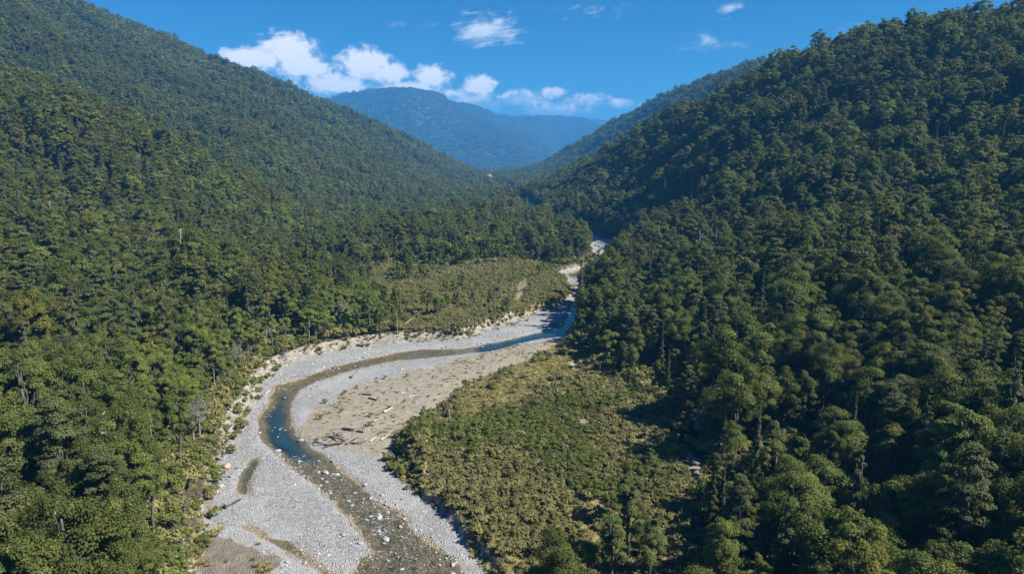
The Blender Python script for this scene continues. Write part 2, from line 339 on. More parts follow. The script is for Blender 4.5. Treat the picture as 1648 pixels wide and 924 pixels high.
M['grey'] = leaf_mat('grey_leaves', (0.130, 0.130, 0.085), (0.185, 0.170, 0.125), (0.23, 0.22, 0.165), 0.2)
M['kanuka'] = leaf_mat('kanuka_leaves', (0.225, 0.235, 0.075), (0.335, 0.290, 0.128), (0.375, 0.335, 0.150), 0.45)
M['greenbush'] = leaf_mat('green_shrub_leaves', (0.125, 0.158, 0.034), (0.185, 0.202, 0.050), (0.225, 0.235, 0.068), 0.38)
M['clump'] = leaf_mat('podocarp_leaves', (0.082, 0.115, 0.027), (0.125, 0.155, 0.040), (0.160, 0.185, 0.052), 0.32)
M['fern'] = leaf_mat('fern_fronds', (0.145, 0.175, 0.032), (0.215, 0.215, 0.055), (0.25, 0.235, 0.09), 0.3)
M['tussock'] = leaf_mat('dry_grass', (0.23, 0.205, 0.065), (0.34, 0.275, 0.125), (0.34, 0.31, 0.11), 0.3)
M['twig'] = leaf_mat('bare_twigs', (0.16, 0.145, 0.12), (0.22, 0.20, 0.17), (0.25, 0.23, 0.2), 0.0)

def simple(name, ca, cb, scale, rough=0.85, bd=0.03, stretch=None, spec=0.25):
    m, n = mat(name)
    t = n.new('ShaderNodeTexCoord'); v = t.outputs['Object']
    if stretch:
        mp = n.new('ShaderNodeMapping'); n.put(mp.inputs[0], v); mp.inputs['Scale'].default_value = stretch; v = mp.outputs[0]
    nz = n.noise(v, scale, 6, 0.6).outputs[0]
    oi = n.new('ShaderNodeObjectInfo').outputs['Random']
    colr = n.mix(n.ramp(nz, 0.3, 0.7), ca, cb)
    hs = n.new('ShaderNodeHueSaturation'); n.put(hs.inputs['Color'], colr); n.put(hs.inputs['Value'], n.math('MULTIPLY_ADD', oi, 0.5, 0.72))
    out(n, principled(n, hs.outputs[0], rough, spec, bump(n, nz, bd)))
    return m
M['bark'] = simple('bark', (0.055, 0.045, 0.036), (0.15, 0.135, 0.115), 3.0, 0.9, 0.05, (1, 1, .3))
M['palebark'] = simple('pale_bark', (0.16, 0.145, 0.12), (0.30, 0.28, 0.25), 2.5, 0.9, 0.04, (1, 1, .3))
M['deadwood'] = simple('bleached_deadwood', (0.27, 0.25, 0.23), (0.44, 0.42, 0.39), 3.0, 0.85, 0.04, (1, 1, .25))
M['greywood'] = simple('grey_driftwood', (0.13, 0.115, 0.10), (0.30, 0.275, 0.25), 2.5, 0.9, 0.04)
M['darkwood'] = simple('dark_sodden_wood', (0.035, 0.03, 0.026), (0.10, 0.085, 0.07), 2.5, 0.9, 0.05)

def stone_mat(name, wet=False):
    m, n = mat(name)
    t = n.new('ShaderNodeTexCoord'); oi = n.new('ShaderNodeObjectInfo').outputs['Random']
    tint = attr(n, 'tint', 'INSTANCER').outputs['Fac']
    nz = n.noise(t.outputs['Object'], 2.2, 6, 0.6).outputs[0]
    colr = n.mix(n.ramp(nz, 0.3, 0.72), (0.22, 0.214, 0.20), (0.44, 0.435, 0.42))
    colr = n.mix(n.ramp(tint, 0.84, 0.98), colr, (0.30, 0.215, 0.17))
    hs = n.new('ShaderNodeHueSaturation'); n.put(hs.inputs['Color'], colr); n.put(hs.inputs['Value'], n.math('MULTIPLY_ADD', tint, 0.7, 0.62))
    out(n, principled(n, hs.outputs[0], 0.75, 0.35, bump(n, n.noise(t.outputs['Object'], 7, 5, 0.6).outputs[0], 0.05)))
    return m
M['stone'] = stone_mat('river_stone')

# ground cover: vertex weights choose between litter, grey cobbles, sandy bar, mud and dry grass
m, n = mat('valley_ground')
geo = n.new('ShaderNodeNewGeometry'); pos = geo.outputs['Position']
wz = attr(n, 'zone').outputs['Color']; sp_ = n.new('ShaderNodeSeparateColor'); n.put(sp_.inputs[0], wz)
wz2 = attr(n, 'zone2').outputs['Color']; sp2 = n.new('ShaderNodeSeparateColor'); n.put(sp2.inputs[0], wz2)
gw, sw, mw = sp_.outputs[0], sp_.outputs[1], sp_.outputs[2]
yw, bw_, uw = sp2.outputs[0], sp2.outputs[1], sp2.outputs[2]
big = n.noise(pos, 0.06, 5, 0.6).outputs[0]; mid = n.noise(pos, 0.45, 5, 0.62).outputs[0]; fin = n.noise(pos, 2.3, 4, 0.65).outputs[0]
def cobbles(scale, dark, light, seedoff):
    v = n.new('ShaderNodeTexVoronoi', feature='F1'); mp = n.new('ShaderNodeMapping'); n.put(mp.inputs[0], pos); mp.inputs['Location'].default_value = (seedoff, seedoff * 2, 0)
    n.put(v.inputs['Vector'], mp.outputs[0]); v.inputs['Scale'].default_value = scale
    s = n.new('ShaderNodeSeparateColor'); n.put(s.inputs[0], v.outputs['Color'])
    return n.mix(s.outputs[0], dark, light), v.outputs['Distance']
cb1, d1 = cobbles(4.2, (0.16, 0.157, 0.15), (0.44, 0.435, 0.42), 3)
cb2, d2 = cobbles(1.9, (0.19, 0.187, 0.18), (0.45, 0.445, 0.43), 9)
cob = n.mix(n.ramp(mid, 0.40, 0.62), cb1, cb2)
cob = n.mix(n.ramp(big, 0.45, 0.62, 0, 0.75), cob, (0.40, 0.395, 0.385))
cob = n.mix(n.ramp(n.noise(pos, 0.12, 4, 0.6).outputs[0], 0.52, 0.75, 0, 0.5), cob, (0.25, 0.215, 0.165))
sand = n.mix(n.ramp(mid, 0.3, 0.7), (0.29, 0.225, 0.14), (0.42, 0.355, 0.26))
sand = n.mix(n.ramp(fin, 0.35, 0.7, 0, 0.7), sand, cb1)
sand = n.mix(n.ramp(n.noise(pos, 0.22, 5, 0.7).outputs[0], 0.52, 0.68, 0, 0.55), sand, (0.21, 0.175, 0.08))
mud = n.mix(n.ramp(mid, 0.3, 0.7), (0.18, 0.148, 0.108), (0.27, 0.233, 0.18))
grass = n.mix(n.ramp(n.noise(pos, 0.25, 5, 0.65).outputs[0], 0.38, 0.62), (0.27, 0.215, 0.125), (0.23, 0.205, 0.075))
grass = n.mix(n.ramp(fin, 0.3, 0.75), grass, (0.21, 0.165, 0.08))
litter = n.mix(n.ramp(mid, 0.3, 0.7), (0.035, 0.032, 0.018), (0.075, 0.066, 0.034))
bankc = n.mix(n.ramp(n.noise(pos, 0.7, 6, 0.7).outputs[0], 0.35, 0.65), (0.21, 0.175, 0.13), (0.40, 0.375, 0.335))
under = n.mix(n.ramp(fin, 0.3, 0.7), (0.20, 0.15, 0.092), (0.42, 0.345, 0.24))
under = n.mix(n.ramp(mid, 0.45, 0.7, 0, 0.6), under, (0.10, 0.095, 0.06))
wob = n.math('MULTIPLY', n.math('SUBTRACT', mid, 0.5), 0.7)
def wgt(x): return n.ramp(n.math('ADD', x, wob), 0.35, 0.65)
colr = n.mix(wgt(yw), litter, grass)
colr = n.mix(wgt(bw_), colr, bankc)
colr = n.mix(wgt(gw), colr, cob)
colr = n.mix(wgt(sw), colr, sand)
colr = n.mix(wgt(mw), colr, mud)
colr = n.mix(n.ramp(uw, 0.3, 0.7), colr, under)
stoneh = n.math('MULTIPLY', n.math('ADD', n.math('SUBTRACT', 0.5, d1), n.math('MULTIPLY', fin, 0.5)), n.math('MAXIMUM', n.math('MAXIMUM', gw, sw), bw_))
out(n, principled(n, colr, 0.9, 0.2, bump(n, n.math('ADD', stoneh, n.math('MULTIPLY', mid, 0.6)), 0.35, 0.9)))
M['ground'] = m

# water: clear shallow river, reflecting the sky; body colour by depth, its blue partly standing in for sky reflection
m, n = mat('river_water')
pos = n.new('ShaderNodeNewGeometry').outputs['Position']
dep = attr(n, 'depth').outputs['Fac']; foam = attr(n, 'foam').outputs['Fac']
mp = n.new('ShaderNodeMapping'); n.put(mp.inputs[0], pos)
rip = n.noise(mp.outputs[0], 0.9, 5, 0.65, 0.6).outputs[0]; rip2 = n.noise(mp.outputs[0], 4.0, 3, 0.6).outputs[0]
rough_h = n.math('ADD', n.math('MULTIPLY', rip, n.math('MULTIPLY_ADD', foam, 1.2, 0.35)), n.math('MULTIPLY', rip2, 0.10))
nb = bump(n, rough_h, 0.14, 0.55)
fr = n.new('ShaderNodeFresnel'); fr.inputs[0].default_value = 1.33; n.put(fr.inputs['Normal'], nb)
gl = n.new('ShaderNodeBsdfGlossy'); gl.inputs['Roughness'].default_value = 0.06; n.put(gl.inputs['Normal'], nb)
trp = n.new('ShaderNodeBsdfTransparent'); n.put(trp.inputs[0], n.mix(n.ramp(dep, 0.0, 1.5, 0, 1, False), (0.86, 0.85, 0.76), (0.16, 0.36, 0.36)))
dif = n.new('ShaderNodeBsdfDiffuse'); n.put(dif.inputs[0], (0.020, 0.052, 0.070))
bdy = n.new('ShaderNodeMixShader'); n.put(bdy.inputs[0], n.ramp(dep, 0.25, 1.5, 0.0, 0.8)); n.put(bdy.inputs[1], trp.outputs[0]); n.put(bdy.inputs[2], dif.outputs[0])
wm = n.new('ShaderNodeMixShader'); n.put(wm.inputs[0], fr.outputs[0]); n.put(wm.inputs[1], bdy.outputs[0]); n.put(wm.inputs[2], gl.outputs[0])
fd = n.new('ShaderNodeBsdfDiffuse'); fd.inputs[0].default_value = (0.62, 0.66, 0.68, 1)
fm = n.new('ShaderNodeMixShader')
fnz = n.noise(pos, 1.6, 6, 0.7, 1.0).outputs[0]
n.put(fm.inputs[0], n.math('MULTIPLY', n.ramp(n.math('ADD', fnz, n.math('MULTIPLY', foam, 0.29)), 0.765, 0.93), n.ramp(foam, 0.05, 0.3, 0, 0.85)))
n.put(fm.inputs[1], wm.outputs[0]); n.put(fm.inputs[2], fd.outputs[0]); out(n, fm.outputs[0])
M['water'] = m

# ------------------------------------------------------------------ mesh helpers
def np_mesh(name, V, F, mats, attrs=None, smooth=False, midx=None):
    """V (n,3); F (m,k) uniform polygons; attrs {name: (type, domain, array)}"""
    me = bpy.data.meshes.new(name); V = np.asarray(V, np.float32); F = np.asarray(F, np.int32)
    nv, nf, k = len(V), len(F), F.shape[1]
    me.vertices.add(nv); me.vertices.foreach_set('co', V.ravel())
    me.loops.add(nf * k); me.loops.foreach_set('vertex_index', F.ravel())
    me.polygons.add(nf); me.polygons.foreach_set('loop_start', np.arange(0, nf * k, k, dtype=np.int32))
    me.polygons.foreach_set('use_smooth', np.full(nf, smooth))
    for q in mats: me.materials.append(q)
    if midx is not None: me.polygons.foreach_set('material_index', np.asarray(midx, np.int32))
    me.update(calc_edges=True)
    for an, (ty, dom, arr) in (attrs or {}).items():
        a = me.attributes.new(an, ty, dom)
        key = {'FLOAT': 'value', 'INT': 'value', 'FLOAT_COLOR': 'color', 'FLOAT_VECTOR': 'vector'}[ty]
        a.data.foreach_set(key, np.asarray(arr, np.int32 if ty == 'INT' else np.float32).ravel())
    return me
def link(name, me, parent=None, loc=None):
    o = bpy.data.objects.new(name, me); COL.objects.link(o)
    if parent is not None: o.parent = parent
    if loc is not None: o.location = loc
    return o
def tag(o, label=None, cat=None, group=None, kind=None):
    for k, v in (('label', label), ('category', cat), ('group', group), ('kind', kind)):
        if v: o[k] = v
    return o

# ------------------------------------------------------------------ ground sheet
azs = np.concatenate([np.linspace(-62, -38.2, 22), np.linspace(-38, 38, 500), np.linspace(38.2, 62, 22)]) * math.pi / 180
rs = np.concatenate([np.geomspace(42, 600, 400), np.geomspace(606, 13200, 270)])
AZ, RR = np.meshgrid(azs, rs)
GX, GY = RR * np.sin(AZ), RR * np.cos(AZ)
GZ, Z, DW = ground(GX, GY, want=True)
nr, na = GX.shape
def zone_weights():
    d = Z['gravel']; n1 = fbm(GX / 5, GY / 5, 71, 3)
    grav = np.maximum(sstep(-d + n1, -0.5, 1.2), sstep(-Z['upriver'], -2, 3))
    sand_ = sstep(-Z['sand'] + n1 * 3, -2.5, 2.5)
    mud_ = np.maximum(sstep(-Z['mud'] + n1 * 2, -1, 1.2), sstep(-Z['stream'], -1, 1) * 0.8)
    left = GX < 0
    yel = np.maximum(sstep(-Z['grass'] + n1 * 3, -3, 2), sstep(-d, -7, -1) * sstep(d, -1, 0.5) * 0.55)
    yel = np.maximum(yel, np.maximum(sstep(-Z['scrub_r'], 0, 3), sstep(-Z['scrub_l'], 0, 3)) * 0.62)
    bankw = sstep(-d, -np.where(left & (GY > 165), 7.0, 2.4), -0.5) * 1.0
    bankw = bankw * (1 - sstep(-Z['grass'], -3, 1))
    trk = sstep(-Z['track'], -1, 0.5); strm = sstep(-Z['stream'], -1, 1)
    und = sstep(-DW + n1 * 1.3, -1.2, 0.5)
    return grav, sand_, mud_, yel, np.maximum(bankw, trk), und
grav, sand_, mud_, yel, bankw, und = zone_weights()
idx = np.arange(nr * na).reshape(nr, na)
quads = np.stack([idx[:-1, :-1], idx[:-1, 1:], idx[1:, 1:], idx[1:, :-1]], -1).reshape(-1, 4)
allV = np.stack([GX, GY, GZ], -1).reshape(-1, 3)
z1 = np.stack([grav, sand_, mud_, np.ones_like(grav)], -1).reshape(-1, 4); z2 = np.stack([yel, bankw, und, np.ones_like(grav)], -1).reshape(-1, 4)
def sub_sheet(name, mask, mt, extra=None, V=allV):
    F = quads[mask]; used = np.unique(F); mp_ = np.full(len(V), -1, np.int64); mp_[used] = np.arange(len(used))
    at = {'zone': ('FLOAT_COLOR', 'POINT', z1[used]), 'zone2': ('FLOAT_COLOR', 'POINT', z2[used])}
    if extra: at = {k: (t, d_, a[used]) for k, (t, d_, a) in extra.items()}
    o = link(name, np_mesh(name, V[used], mp_[F], [mt], at, True)); o['kind'] = 'structure'
    return o
gq = Z['gravel'].reshape(-1)[quads].mean(1); sq = Z['sand'].reshape(-1)[quads].mean(1)
is_sand = (sq < 0) & (gq < 1); is_grav = (gq < 0) & ~is_sand
tag(sub_sheet('terrain', ~(is_sand | is_grav), M['ground']), 'forested valley sides and terraces under the trees')
tag(sub_sheet('gravel_riverbed', is_grav, M['ground']), 'grey cobble riverbed along both sides of the water')
tag(sub_sheet('sand_bar', is_sand, M['ground']), 'tan sandy bar inside the river bend')
# water sheet
dwq = DW.reshape(-1)[quads].min(1)
rq = RR.reshape(-1)[quads].mean(1)
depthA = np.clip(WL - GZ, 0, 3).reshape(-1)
foamA = np.zeros_like(GX)
for x, y, s, kf in [(478, 735, 3, .9), (495, 745, 3, .85), (510, 757, 3, .8), (530, 765, 4, .85), (545, 785, 4, .8), (562, 800, 4, .8), (575, 808, 4, .85), (590, 815, 4, .85), (452, 690, 3, .55), (462, 706, 3, .6), (450, 665, 3, .4), (660, 568, 5, .5), (715, 566, 5, .5), (745, 566, 7, .8), (780, 560, 5, .5), (610, 850, 5, .9), (620, 830, 5, .9), (655, 860, 5, .8), (600, 832, 4, .9), (640, 890, 6, .8), (670, 880, 5, .8), (680, 905, 6, .8), (620, 905, 5, .7), (935, 470, 9, 1.1), (925, 485, 7, .7), (940, 462, 8, 1.1), (985, 404, 14, 1.2)]:
    px, py = G(x, y); foamA = np.maximum(foamA, kf * np.exp(-((GX - px) ** 2 + (GY - py) ** 2) / (2 * s * s)))
wV = allV.copy(); wV[:, 2] = WL + 0.02 * fbm(GX / 1.5, GY / 1.5, 15, 2).reshape(-1) * (0.4 + foamA.reshape(-1) * 3)
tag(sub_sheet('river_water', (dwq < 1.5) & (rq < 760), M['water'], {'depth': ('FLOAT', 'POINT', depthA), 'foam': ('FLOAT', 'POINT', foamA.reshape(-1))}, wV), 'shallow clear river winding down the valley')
print('terrain', round(time.time() - T0, 1))

def gz(X, Y):
    X = np.atleast_1d(np.asarray(X, float)); Y = np.atleast_1d(np.asarray(Y, float))
    return ground(X, Y)

# ------------------------------------------------------------------ plants: builders
def unit(v): return v / (np.linalg.norm(v, axis=-1, keepdims=True) + 1e-9)
def sprays(p, nrm, L, Wd, rng, droop=0.0):
    """one diamond-shaped leaf spray per point"""
    n_ = len(p)
    r = rng.normal(size=(n_, 3)); t1 = unit(np.cross(nrm, r)); t2 = np.cross(nrm, t1)
    if droop: t1 = unit(t1 + np.array([0, 0, -droop])); t2 = unit(np.cross(nrm, t1))
    L = L * rng.uniform(0.7, 1.3, (n_, 1)); Wd = Wd * rng.uniform(0.7, 1.3, (n_, 1))
    bend = nrm * L * 0.12
    V = np.stack([p - t1 * L / 2 - bend, p - t2 * Wd / 2, p + t1 * L / 2 - bend, p + t2 * Wd / 2], 1).reshape(-1, 3)
    return V, np.arange(n_ * 4).reshape(-1, 4)
def clump_leaves(C, Rc, sq, count, rng, up=0.35, wild=0.42, shell=(0.72, 1.06), heart=None):
    d = unit(rng.normal(size=(count, 3))); d[:, 2] = np.where(d[:, 2] < -0.25, -d[:, 2], d[:, 2])
    rr = rng.uniform(shell[0], shell[1], (count, 1))
    m_ = 11; sd = unit(rng.normal(size=(m_, 3))); sd[:, 2] = np.abs(sd[:, 2]) - 0.2; sr_ = rng.uniform(0.42, 0.66, (m_, 1)); so_ = rng.uniform(0.36, 0.66, (m_, 1))
    pick_ = rng.integers(0, m_, count); rr = rng.uniform(0.62, 1.06, (count, 1))
    p = C + (sd[pick_] * so_[pick_] + d * rr * sr_[pick_]) * Rc * np.array([1, 1, sq])
    d = unit(d + 0.5 * sd[pick_])
    if heart is not None: d = d * 0.75 + unit(p - heart) * 0.55
    nrm = unit(d + rng.normal(size=(count, 3)) * wild + np.array([0, 0, up]))
    return p, nrm
def tube(path, radii, sides=7, V=None, F=None):
    path = np.asarray(path, float); base = 0 if V is None else sum(len(q) for q in V)
    tan = unit(np.gradient(path, axis=0)); ref = np.array([0.31, 0.95, 0.05])
    a = unit(np.cross(tan, ref)); b = np.cross(tan, a)
    th = np.linspace(0, 2 * math.pi, sides, endpoint=False)
    ring = path[:, None, :] + (a[:, None, :] * np.cos(th)[None, :, None] + b[:, None, :] * np.sin(th)[None, :, None]) * np.asarray(radii)[:, None, None]
    vv = ring.reshape(-1, 3); i = np.arange(len(path) - 1)[:, None] * sides; j = np.arange(sides)[None, :]; j2 = (j + 1) % sides
    ff = np.stack([i + j, i + j2, i + sides + j2, i + sides + j], -1).reshape(-1, 4) + base
    # closed ends, as fans of degenerate-free quads round a centre point
    ends = []
    nv = len(vv)
    for k, ringi in ((0, 0), (1, (len(path) - 1) * sides)):
        vv = np.vstack([vv, path[0 if k == 0 else -1][None]])
        cidx = base + len(vv) - 1
        for q in range(0, sides - 1, 2):
            a0, a1, a2 = ringi + q, ringi + (q + 1) % sides, ringi + (q + 2) % sides
            ends.append([cidx, base + a0, base + a1, base + a2])
        if sides % 2: pass
    ff = np.vstack([ff, np.array(ends)])
    if V is None: return vv, ff
    V.append(vv); F.append(ff)
def wiggle(a, b, n_, amp, rng):
    t = np.linspace(0, 1, n_)[:, None]; p = np.asarray(a) * (1 - t) + np.asarray(b) * t
    k = rng.normal(size=(n_, 3)) * amp; k[0] = 0; k[-1] *= 0.3
    return p + k

SP_ = {  # height, crown radius, how the crown is built
    'beech':   dict(h=17, R=4.6, base=.30, n=34, sq=.92, style='dome', mat='beech', bark='bark'),
    'layer':   dict(h=16, R=4.8, base=.30, n=46, sq=.55, style='tier', mat='layer', bark='bark'),
    'olive':   dict(h=18, R=4.2, base=.28, n=34, sq=.95, style='dome', mat='olive', bark='bark'),
    'bright':  dict(h=13, R=4.3, base=.30, n=24, sq=.75, style='dome', mat='bright', bark='bark'),
    'spire':   dict(h=19, R=3.0, base=.15, n=30, sq=.9, style='cone', mat='spire', bark='bark'),
    'slender': dict(h=15, R=2.9, base=.50, n=18, sq=.9, style='dome', mat='bright', bark='palebark'),
    'grey':    dict(h=12, R=3.6, base=.30, n=16, sq=.8, style='dome', mat='grey', bark='palebark'),
    'greenbush': dict(h=2.2, R=1.5, base=.05, n=9, sq=.75, style='dome', mat='greenbush', bark='bark'),
    'kanuka':  dict(h=3.6, R=1.15, base=.15, n=9, sq=1.7, style='plume', mat='kanuka', bark='bark'),
    'fern':    dict(h=1.6, R=1.5, base=.05, n=8, sq=.7, style='dome', mat='fern', bark='bark'),
}
SP_['kanuka2'] = dict(SP_['kanuka'], h=4.3, R=1.0, n=7); SP_['kanuka3'] = dict(SP_['kanuka'], h=2.8, R=1.3, n=11)
def build_plant(kind, seed, leaves, size):
    """(crown V, F, var) and (trunk V, F)"""
    rng = np.random.default_rng(seed * 7919 + sum(map(ord, kind)))
    s = SP_[kind]; h, R, nC = s['h'], s['R'], s['n']
    if h > 8: R = R * rng.uniform(0.66, 1.14); h = h * rng.uniform(0.92, 1.16)
    zb = h * s['base']; zc = (zb + h) / 2; rz = (h - zb) / 2
    C, RC = [], []
    if s['style'] == 'dome':
        lean = rng.normal(size=2) * R * 0.10; ell = 1 + rng.normal() * 0.12
        for k in range(nC):
            ct = 1 - (k + 0.5) / nC * 1.65; st = math.sqrt(max(0, 1 - ct * ct)); ph = k * 2.39996 + rng.normal() * 0.35
            q = rng.uniform(0.50, 0.86)
            rc = R * rng.uniform(0.24, 0.44)
            C.append([math.cos(ph) * st * q * R * ell + lean[0], math.sin(ph) * st * q * R / ell + lean[1], zc + ct * q * rz]); RC.append(rc)
        C.append([0, 0, zc]); RC.append(R * 0.60)
    elif s['style'] == 'tier':
        for k in range(nC):
            t = (k + 0.5) / nC; zz = zb + (h - zb) * (t ** 0.8) * 0.97
            prof = math.sqrt(max(0.05, 1 - (2 * t - 0.85) ** 2 / 1.6)) * (1 - 0.45 * t ** 3)
            ph = k * 2.39996 + rng.normal() * 0.4; q = rng.uniform(0.35, 0.85) * prof
            C.append([math.cos(ph) * q * R, math.sin(ph) * q * R, zz + rng.normal() * 0.3]); RC.append(R * rng.uniform(0.26, 0.42))
    elif s['style'] == 'cone':
        for k in range(nC):
            t = (k + 0.5) / nC; ph = k * 2.39996; rr = R * (1 - t) ** 0.8
            C.append([math.cos(ph) * rr * 0.55, math.sin(ph) * rr * 0.55, zb + (h - zb) * t * 0.97]); RC.append(max(0.35, rr * rng.uniform(0.45, 0.62)))
    else:
        for k in range(nC):
            ph = k * 2.39996; q = math.sqrt((k + 0.3) / nC) * R * 0.8; hh = h * rng.uniform(0.5, 0.86) * (1 - 0.25 * q / R)
            C.append([math.cos(ph) * q, math.sin(ph) * q, hh * 0.62]); RC.append(max(0.28, R * rng.uniform(0.26, 0.38)))
    C = np.array(C); RC = np.array(RC)
    if h > 8 and s['style'] == 'dome':
        kp = rng.uniform(size=len(C)) > 0.18; C = C[kp] + rng.normal(size=(int(kp.sum()), 3)) * R * 0.09; RC = RC[kp] * rng.uniform(0.75, 1.2, int(kp.sum()))
    wgt_ = RC ** 2; cnt = np.maximum(6, (leaves * wgt_ / wgt_.sum())).astype(int)
    P_, N_, VR = [], [], []
    for c_, rc, k in zip(C, RC, cnt):
        sq = s['sq'] * rng.uniform(0.85, 1.15)
        p, nn = clump_leaves(c_, rc, sq, k, rng, up=0.45 if s['style'] in ('tier', 'plume') else 0.12, heart=np.array([0, 0, zb + (h - zb) * 0.4]))
        P_.append(p); N_.append(nn); VR.append(np.clip(rng.uniform(0.1, 0.9) * 0.55 + rng.uniform(0, 1, k) * 0.45, 0, 1))
    p, nn, vr = np.vstack(P_), np.vstack(N_), np.concatenate(VR)
    ok = p[:, 2] > 0.05
    V, F = sprays(p[ok], nn[ok], size, size * 0.62, rng, 0.0 if s['style'] != 'plume' else -0.45)
    TV, TF = [], []
    tr = (h * 0.018 + 0.05) * (0.55 if kind == 'slender' else 1.0)
    top = [C[:, 0].mean() * 0.5, C[:, 1].mean() * 0.5, zb + (h - zb) * 0.75]
    path = wiggle([0, 0, -0.8], top, 7, h * 0.008, rng)
    tube(path, np.linspace(tr * 1.25, tr * 0.3, 7), 7, TV, TF)
    order = rng.permutation(len(C))[:min(len(C), 11 if h > 6 else 5)]
    for k in order:
        t = rng.uniform(0.35, 0.85); i = t * 6; a = path[int(i)] * (1 - i % 1) + path[min(6, int(i) + 1)] * (i % 1)
        if C[k][2] < a[2]: a = path[2] * 0.6 + path[3] * 0.4
        tube(wiggle(a, C[k], 4, h * 0.01, rng), np.linspace(tr * 0.42, tr * 0.10, 4), 5, TV, TF)
    return (V, F, vr[ok]), (np.vstack(TV), np.vstack(TF))
PARTS, PROTO = {}, {}
def plant_parts(kind, var, leaves, size):
    key = (kind, var, leaves)
    if key not in PARTS:
        (V, F, vr), (TV, TF) = build_plant(kind, var, leaves, size); s = SP_[kind]
        cm = np_mesh(kind + '_crown', V, F, [M[s['mat']]], {'var': ('FLOAT', 'FACE', vr)})
        tm = np_mesh(kind + '_trunk', TV, TF, [M[s['bark']]], None, True)
        PARTS[key] = (cm, tm, V, F, vr, TV, TF)
    return PARTS[key]
PCOL = bpy.data.collections.new('plant_sources')           # never linked to the scene: source meshes for the forest mass
def proto(kind, var, leaves, size, trunk=True):
    key = (kind, var, leaves)
    if key not in PROTO:
        cm, tm, V, F, vr, TV, TF = plant_parts(kind, var, leaves, size); s = SP_[kind]
        if trunk:
            VV = np.vstack([V, TV]); FF = np.vstack([F, TF + len(V)])
            me = np_mesh(kind, VV, FF, [M[s['mat']], M[s['bark']]], {'var': ('FLOAT', 'FACE', np.concatenate([vr, np.full(len(TF), .5)]))}, False, np.concatenate([np.zeros(len(F)), np.ones(len(TF))]))
        else: me = cm
        o = bpy.data.objects.new(kind + '_source', me); PCOL.objects.link(o); PROTO[key] = o
    return PROTO[key]

def scatter(name, pos_, rot, scl, tint, idx_, protos, label):
    """one mass object: points carrying instances of the source meshes"""
    n_ = len(pos_); me = bpy.data.meshes.new(name); me.vertices.add(n_); me.vertices.foreach_set('co', np.asarray(pos_, np.float32).ravel())
    for an, ty, arr in (('rot', 'FLOAT_VECTOR', rot), ('scl', 'FLOAT_VECTOR', scl), ('tint', 'FLOAT', tint), ('pick', 'INT', idx_)):
        a = me.attributes.new(an, ty, 'POINT'); a.data.foreach_set('vector' if ty == 'FLOAT_VECTOR' else 'value', np.asarray(arr, np.int32 if ty == 'INT' else np.float32).ravel())
    o = link(name, me)
    ng = bpy.data.node_groups.new(name + '_nodes', 'GeometryNodeTree')
    ng.interface.new_socket('Geometry', in_out='INPUT', socket_type='NodeSocketGeometry'); ng.interface.new_socket('Geometry', in_out='OUTPUT', socket_type='NodeSocketGeometry')
    N_ = ng.nodes; L_ = ng.links
    gi = N_.new('NodeGroupInput'); go = N_.new('NodeGroupOutput'); jn = N_.new('GeometryNodeJoinGeometry')
    def named(nm, ty):
        q = N_.new('GeometryNodeInputNamedAttribute'); q.data_type = ty; q.inputs[0].default_value = nm
        return [x for x in q.outputs if x.enabled and x.name == 'Attribute'][0]
    ra, sa, pa = named('rot', 'FLOAT_VECTOR'), named('scl', 'FLOAT_VECTOR'), named('pick', 'INT')
    er = N_.new('FunctionNodeEulerToRotation'); L_.new(ra, er.inputs[0])
    for k, po in enumerate(protos):
        oi = N_.new('GeometryNodeObjectInfo'); oi.inputs[0].default_value = po; oi.transform_space = 'ORIGINAL'
        cp = N_.new('FunctionNodeCompare'); cp.data_type = 'INT'; cp.operation = 'EQUAL'
        ins = [x for x in cp.inputs if x.enabled]; L_.new(pa, ins[0]); ins[1].default_value = k
        ip = N_.new('GeometryNodeInstanceOnPoints'); L_.new(gi.outputs[0], ip.inputs['Points']); L_.new(cp.outputs[0], ip.inputs['Selection'])
        L_.new(oi.outputs['Geometry'], ip.inputs['Instance']); L_.new(er.outputs[0], ip.inputs['Rotation']); L_.new(sa, ip.inputs['Scale'])
        L_.new(ip.outputs[0], jn.inputs[0])
    L_.new(jn.outputs[0], go.inputs[0])
    md = o.modifiers.new('scatter', 'NODES'); md.node_group = ng
    tag(o, label, None, None, 'stuff')
    return o

# ------------------------------------------------------------------ where the plants stand
rng = np.random.default_rng(11)
def jgrid(r0, r1, s, azl=52):
    lim = math.sin(rad(azl)) * r1
    xs = np.arange(-lim, lim, s); ys = np.arange(max(10, r0 * math.cos(rad(azl)) - s), r1, s * 0.87)
    X, Y = np.meshgrid(xs, ys); X = X + (np.arange(len(ys)) % 2)[:, None] * s / 2
    X = X + rng.uniform(-.38, .38, X.shape) * s; Y = Y + rng.uniform(-.38, .38, Y.shape) * s
    r = np.hypot(X, Y); a = np.abs(np.degrees(np.arctan2(X, Y)))
    m_ = (r >= r0) & (r < r1) & (a < azl)
    return X[m_], Y[m_]
# skyline per bearing: nothing is planted where the land lies hidden well below the ridge in front of it
elev = (GZ + 14 - CAM_H) / RR
run = np.maximum.accumulate(elev, axis=0)
def hidden(X, Y, h):
    i = np.clip(np.searchsorted(azs, np.arctan2(X, Y)), 0, na - 1); j = np.clip(np.searchsorted(rs, np.hypot(X, Y)) - 2, 0, nr - 1)
    r = np.hypot(X, Y)
    return (h + 22 - CAM_H) / r < run[j, i] - 0.035

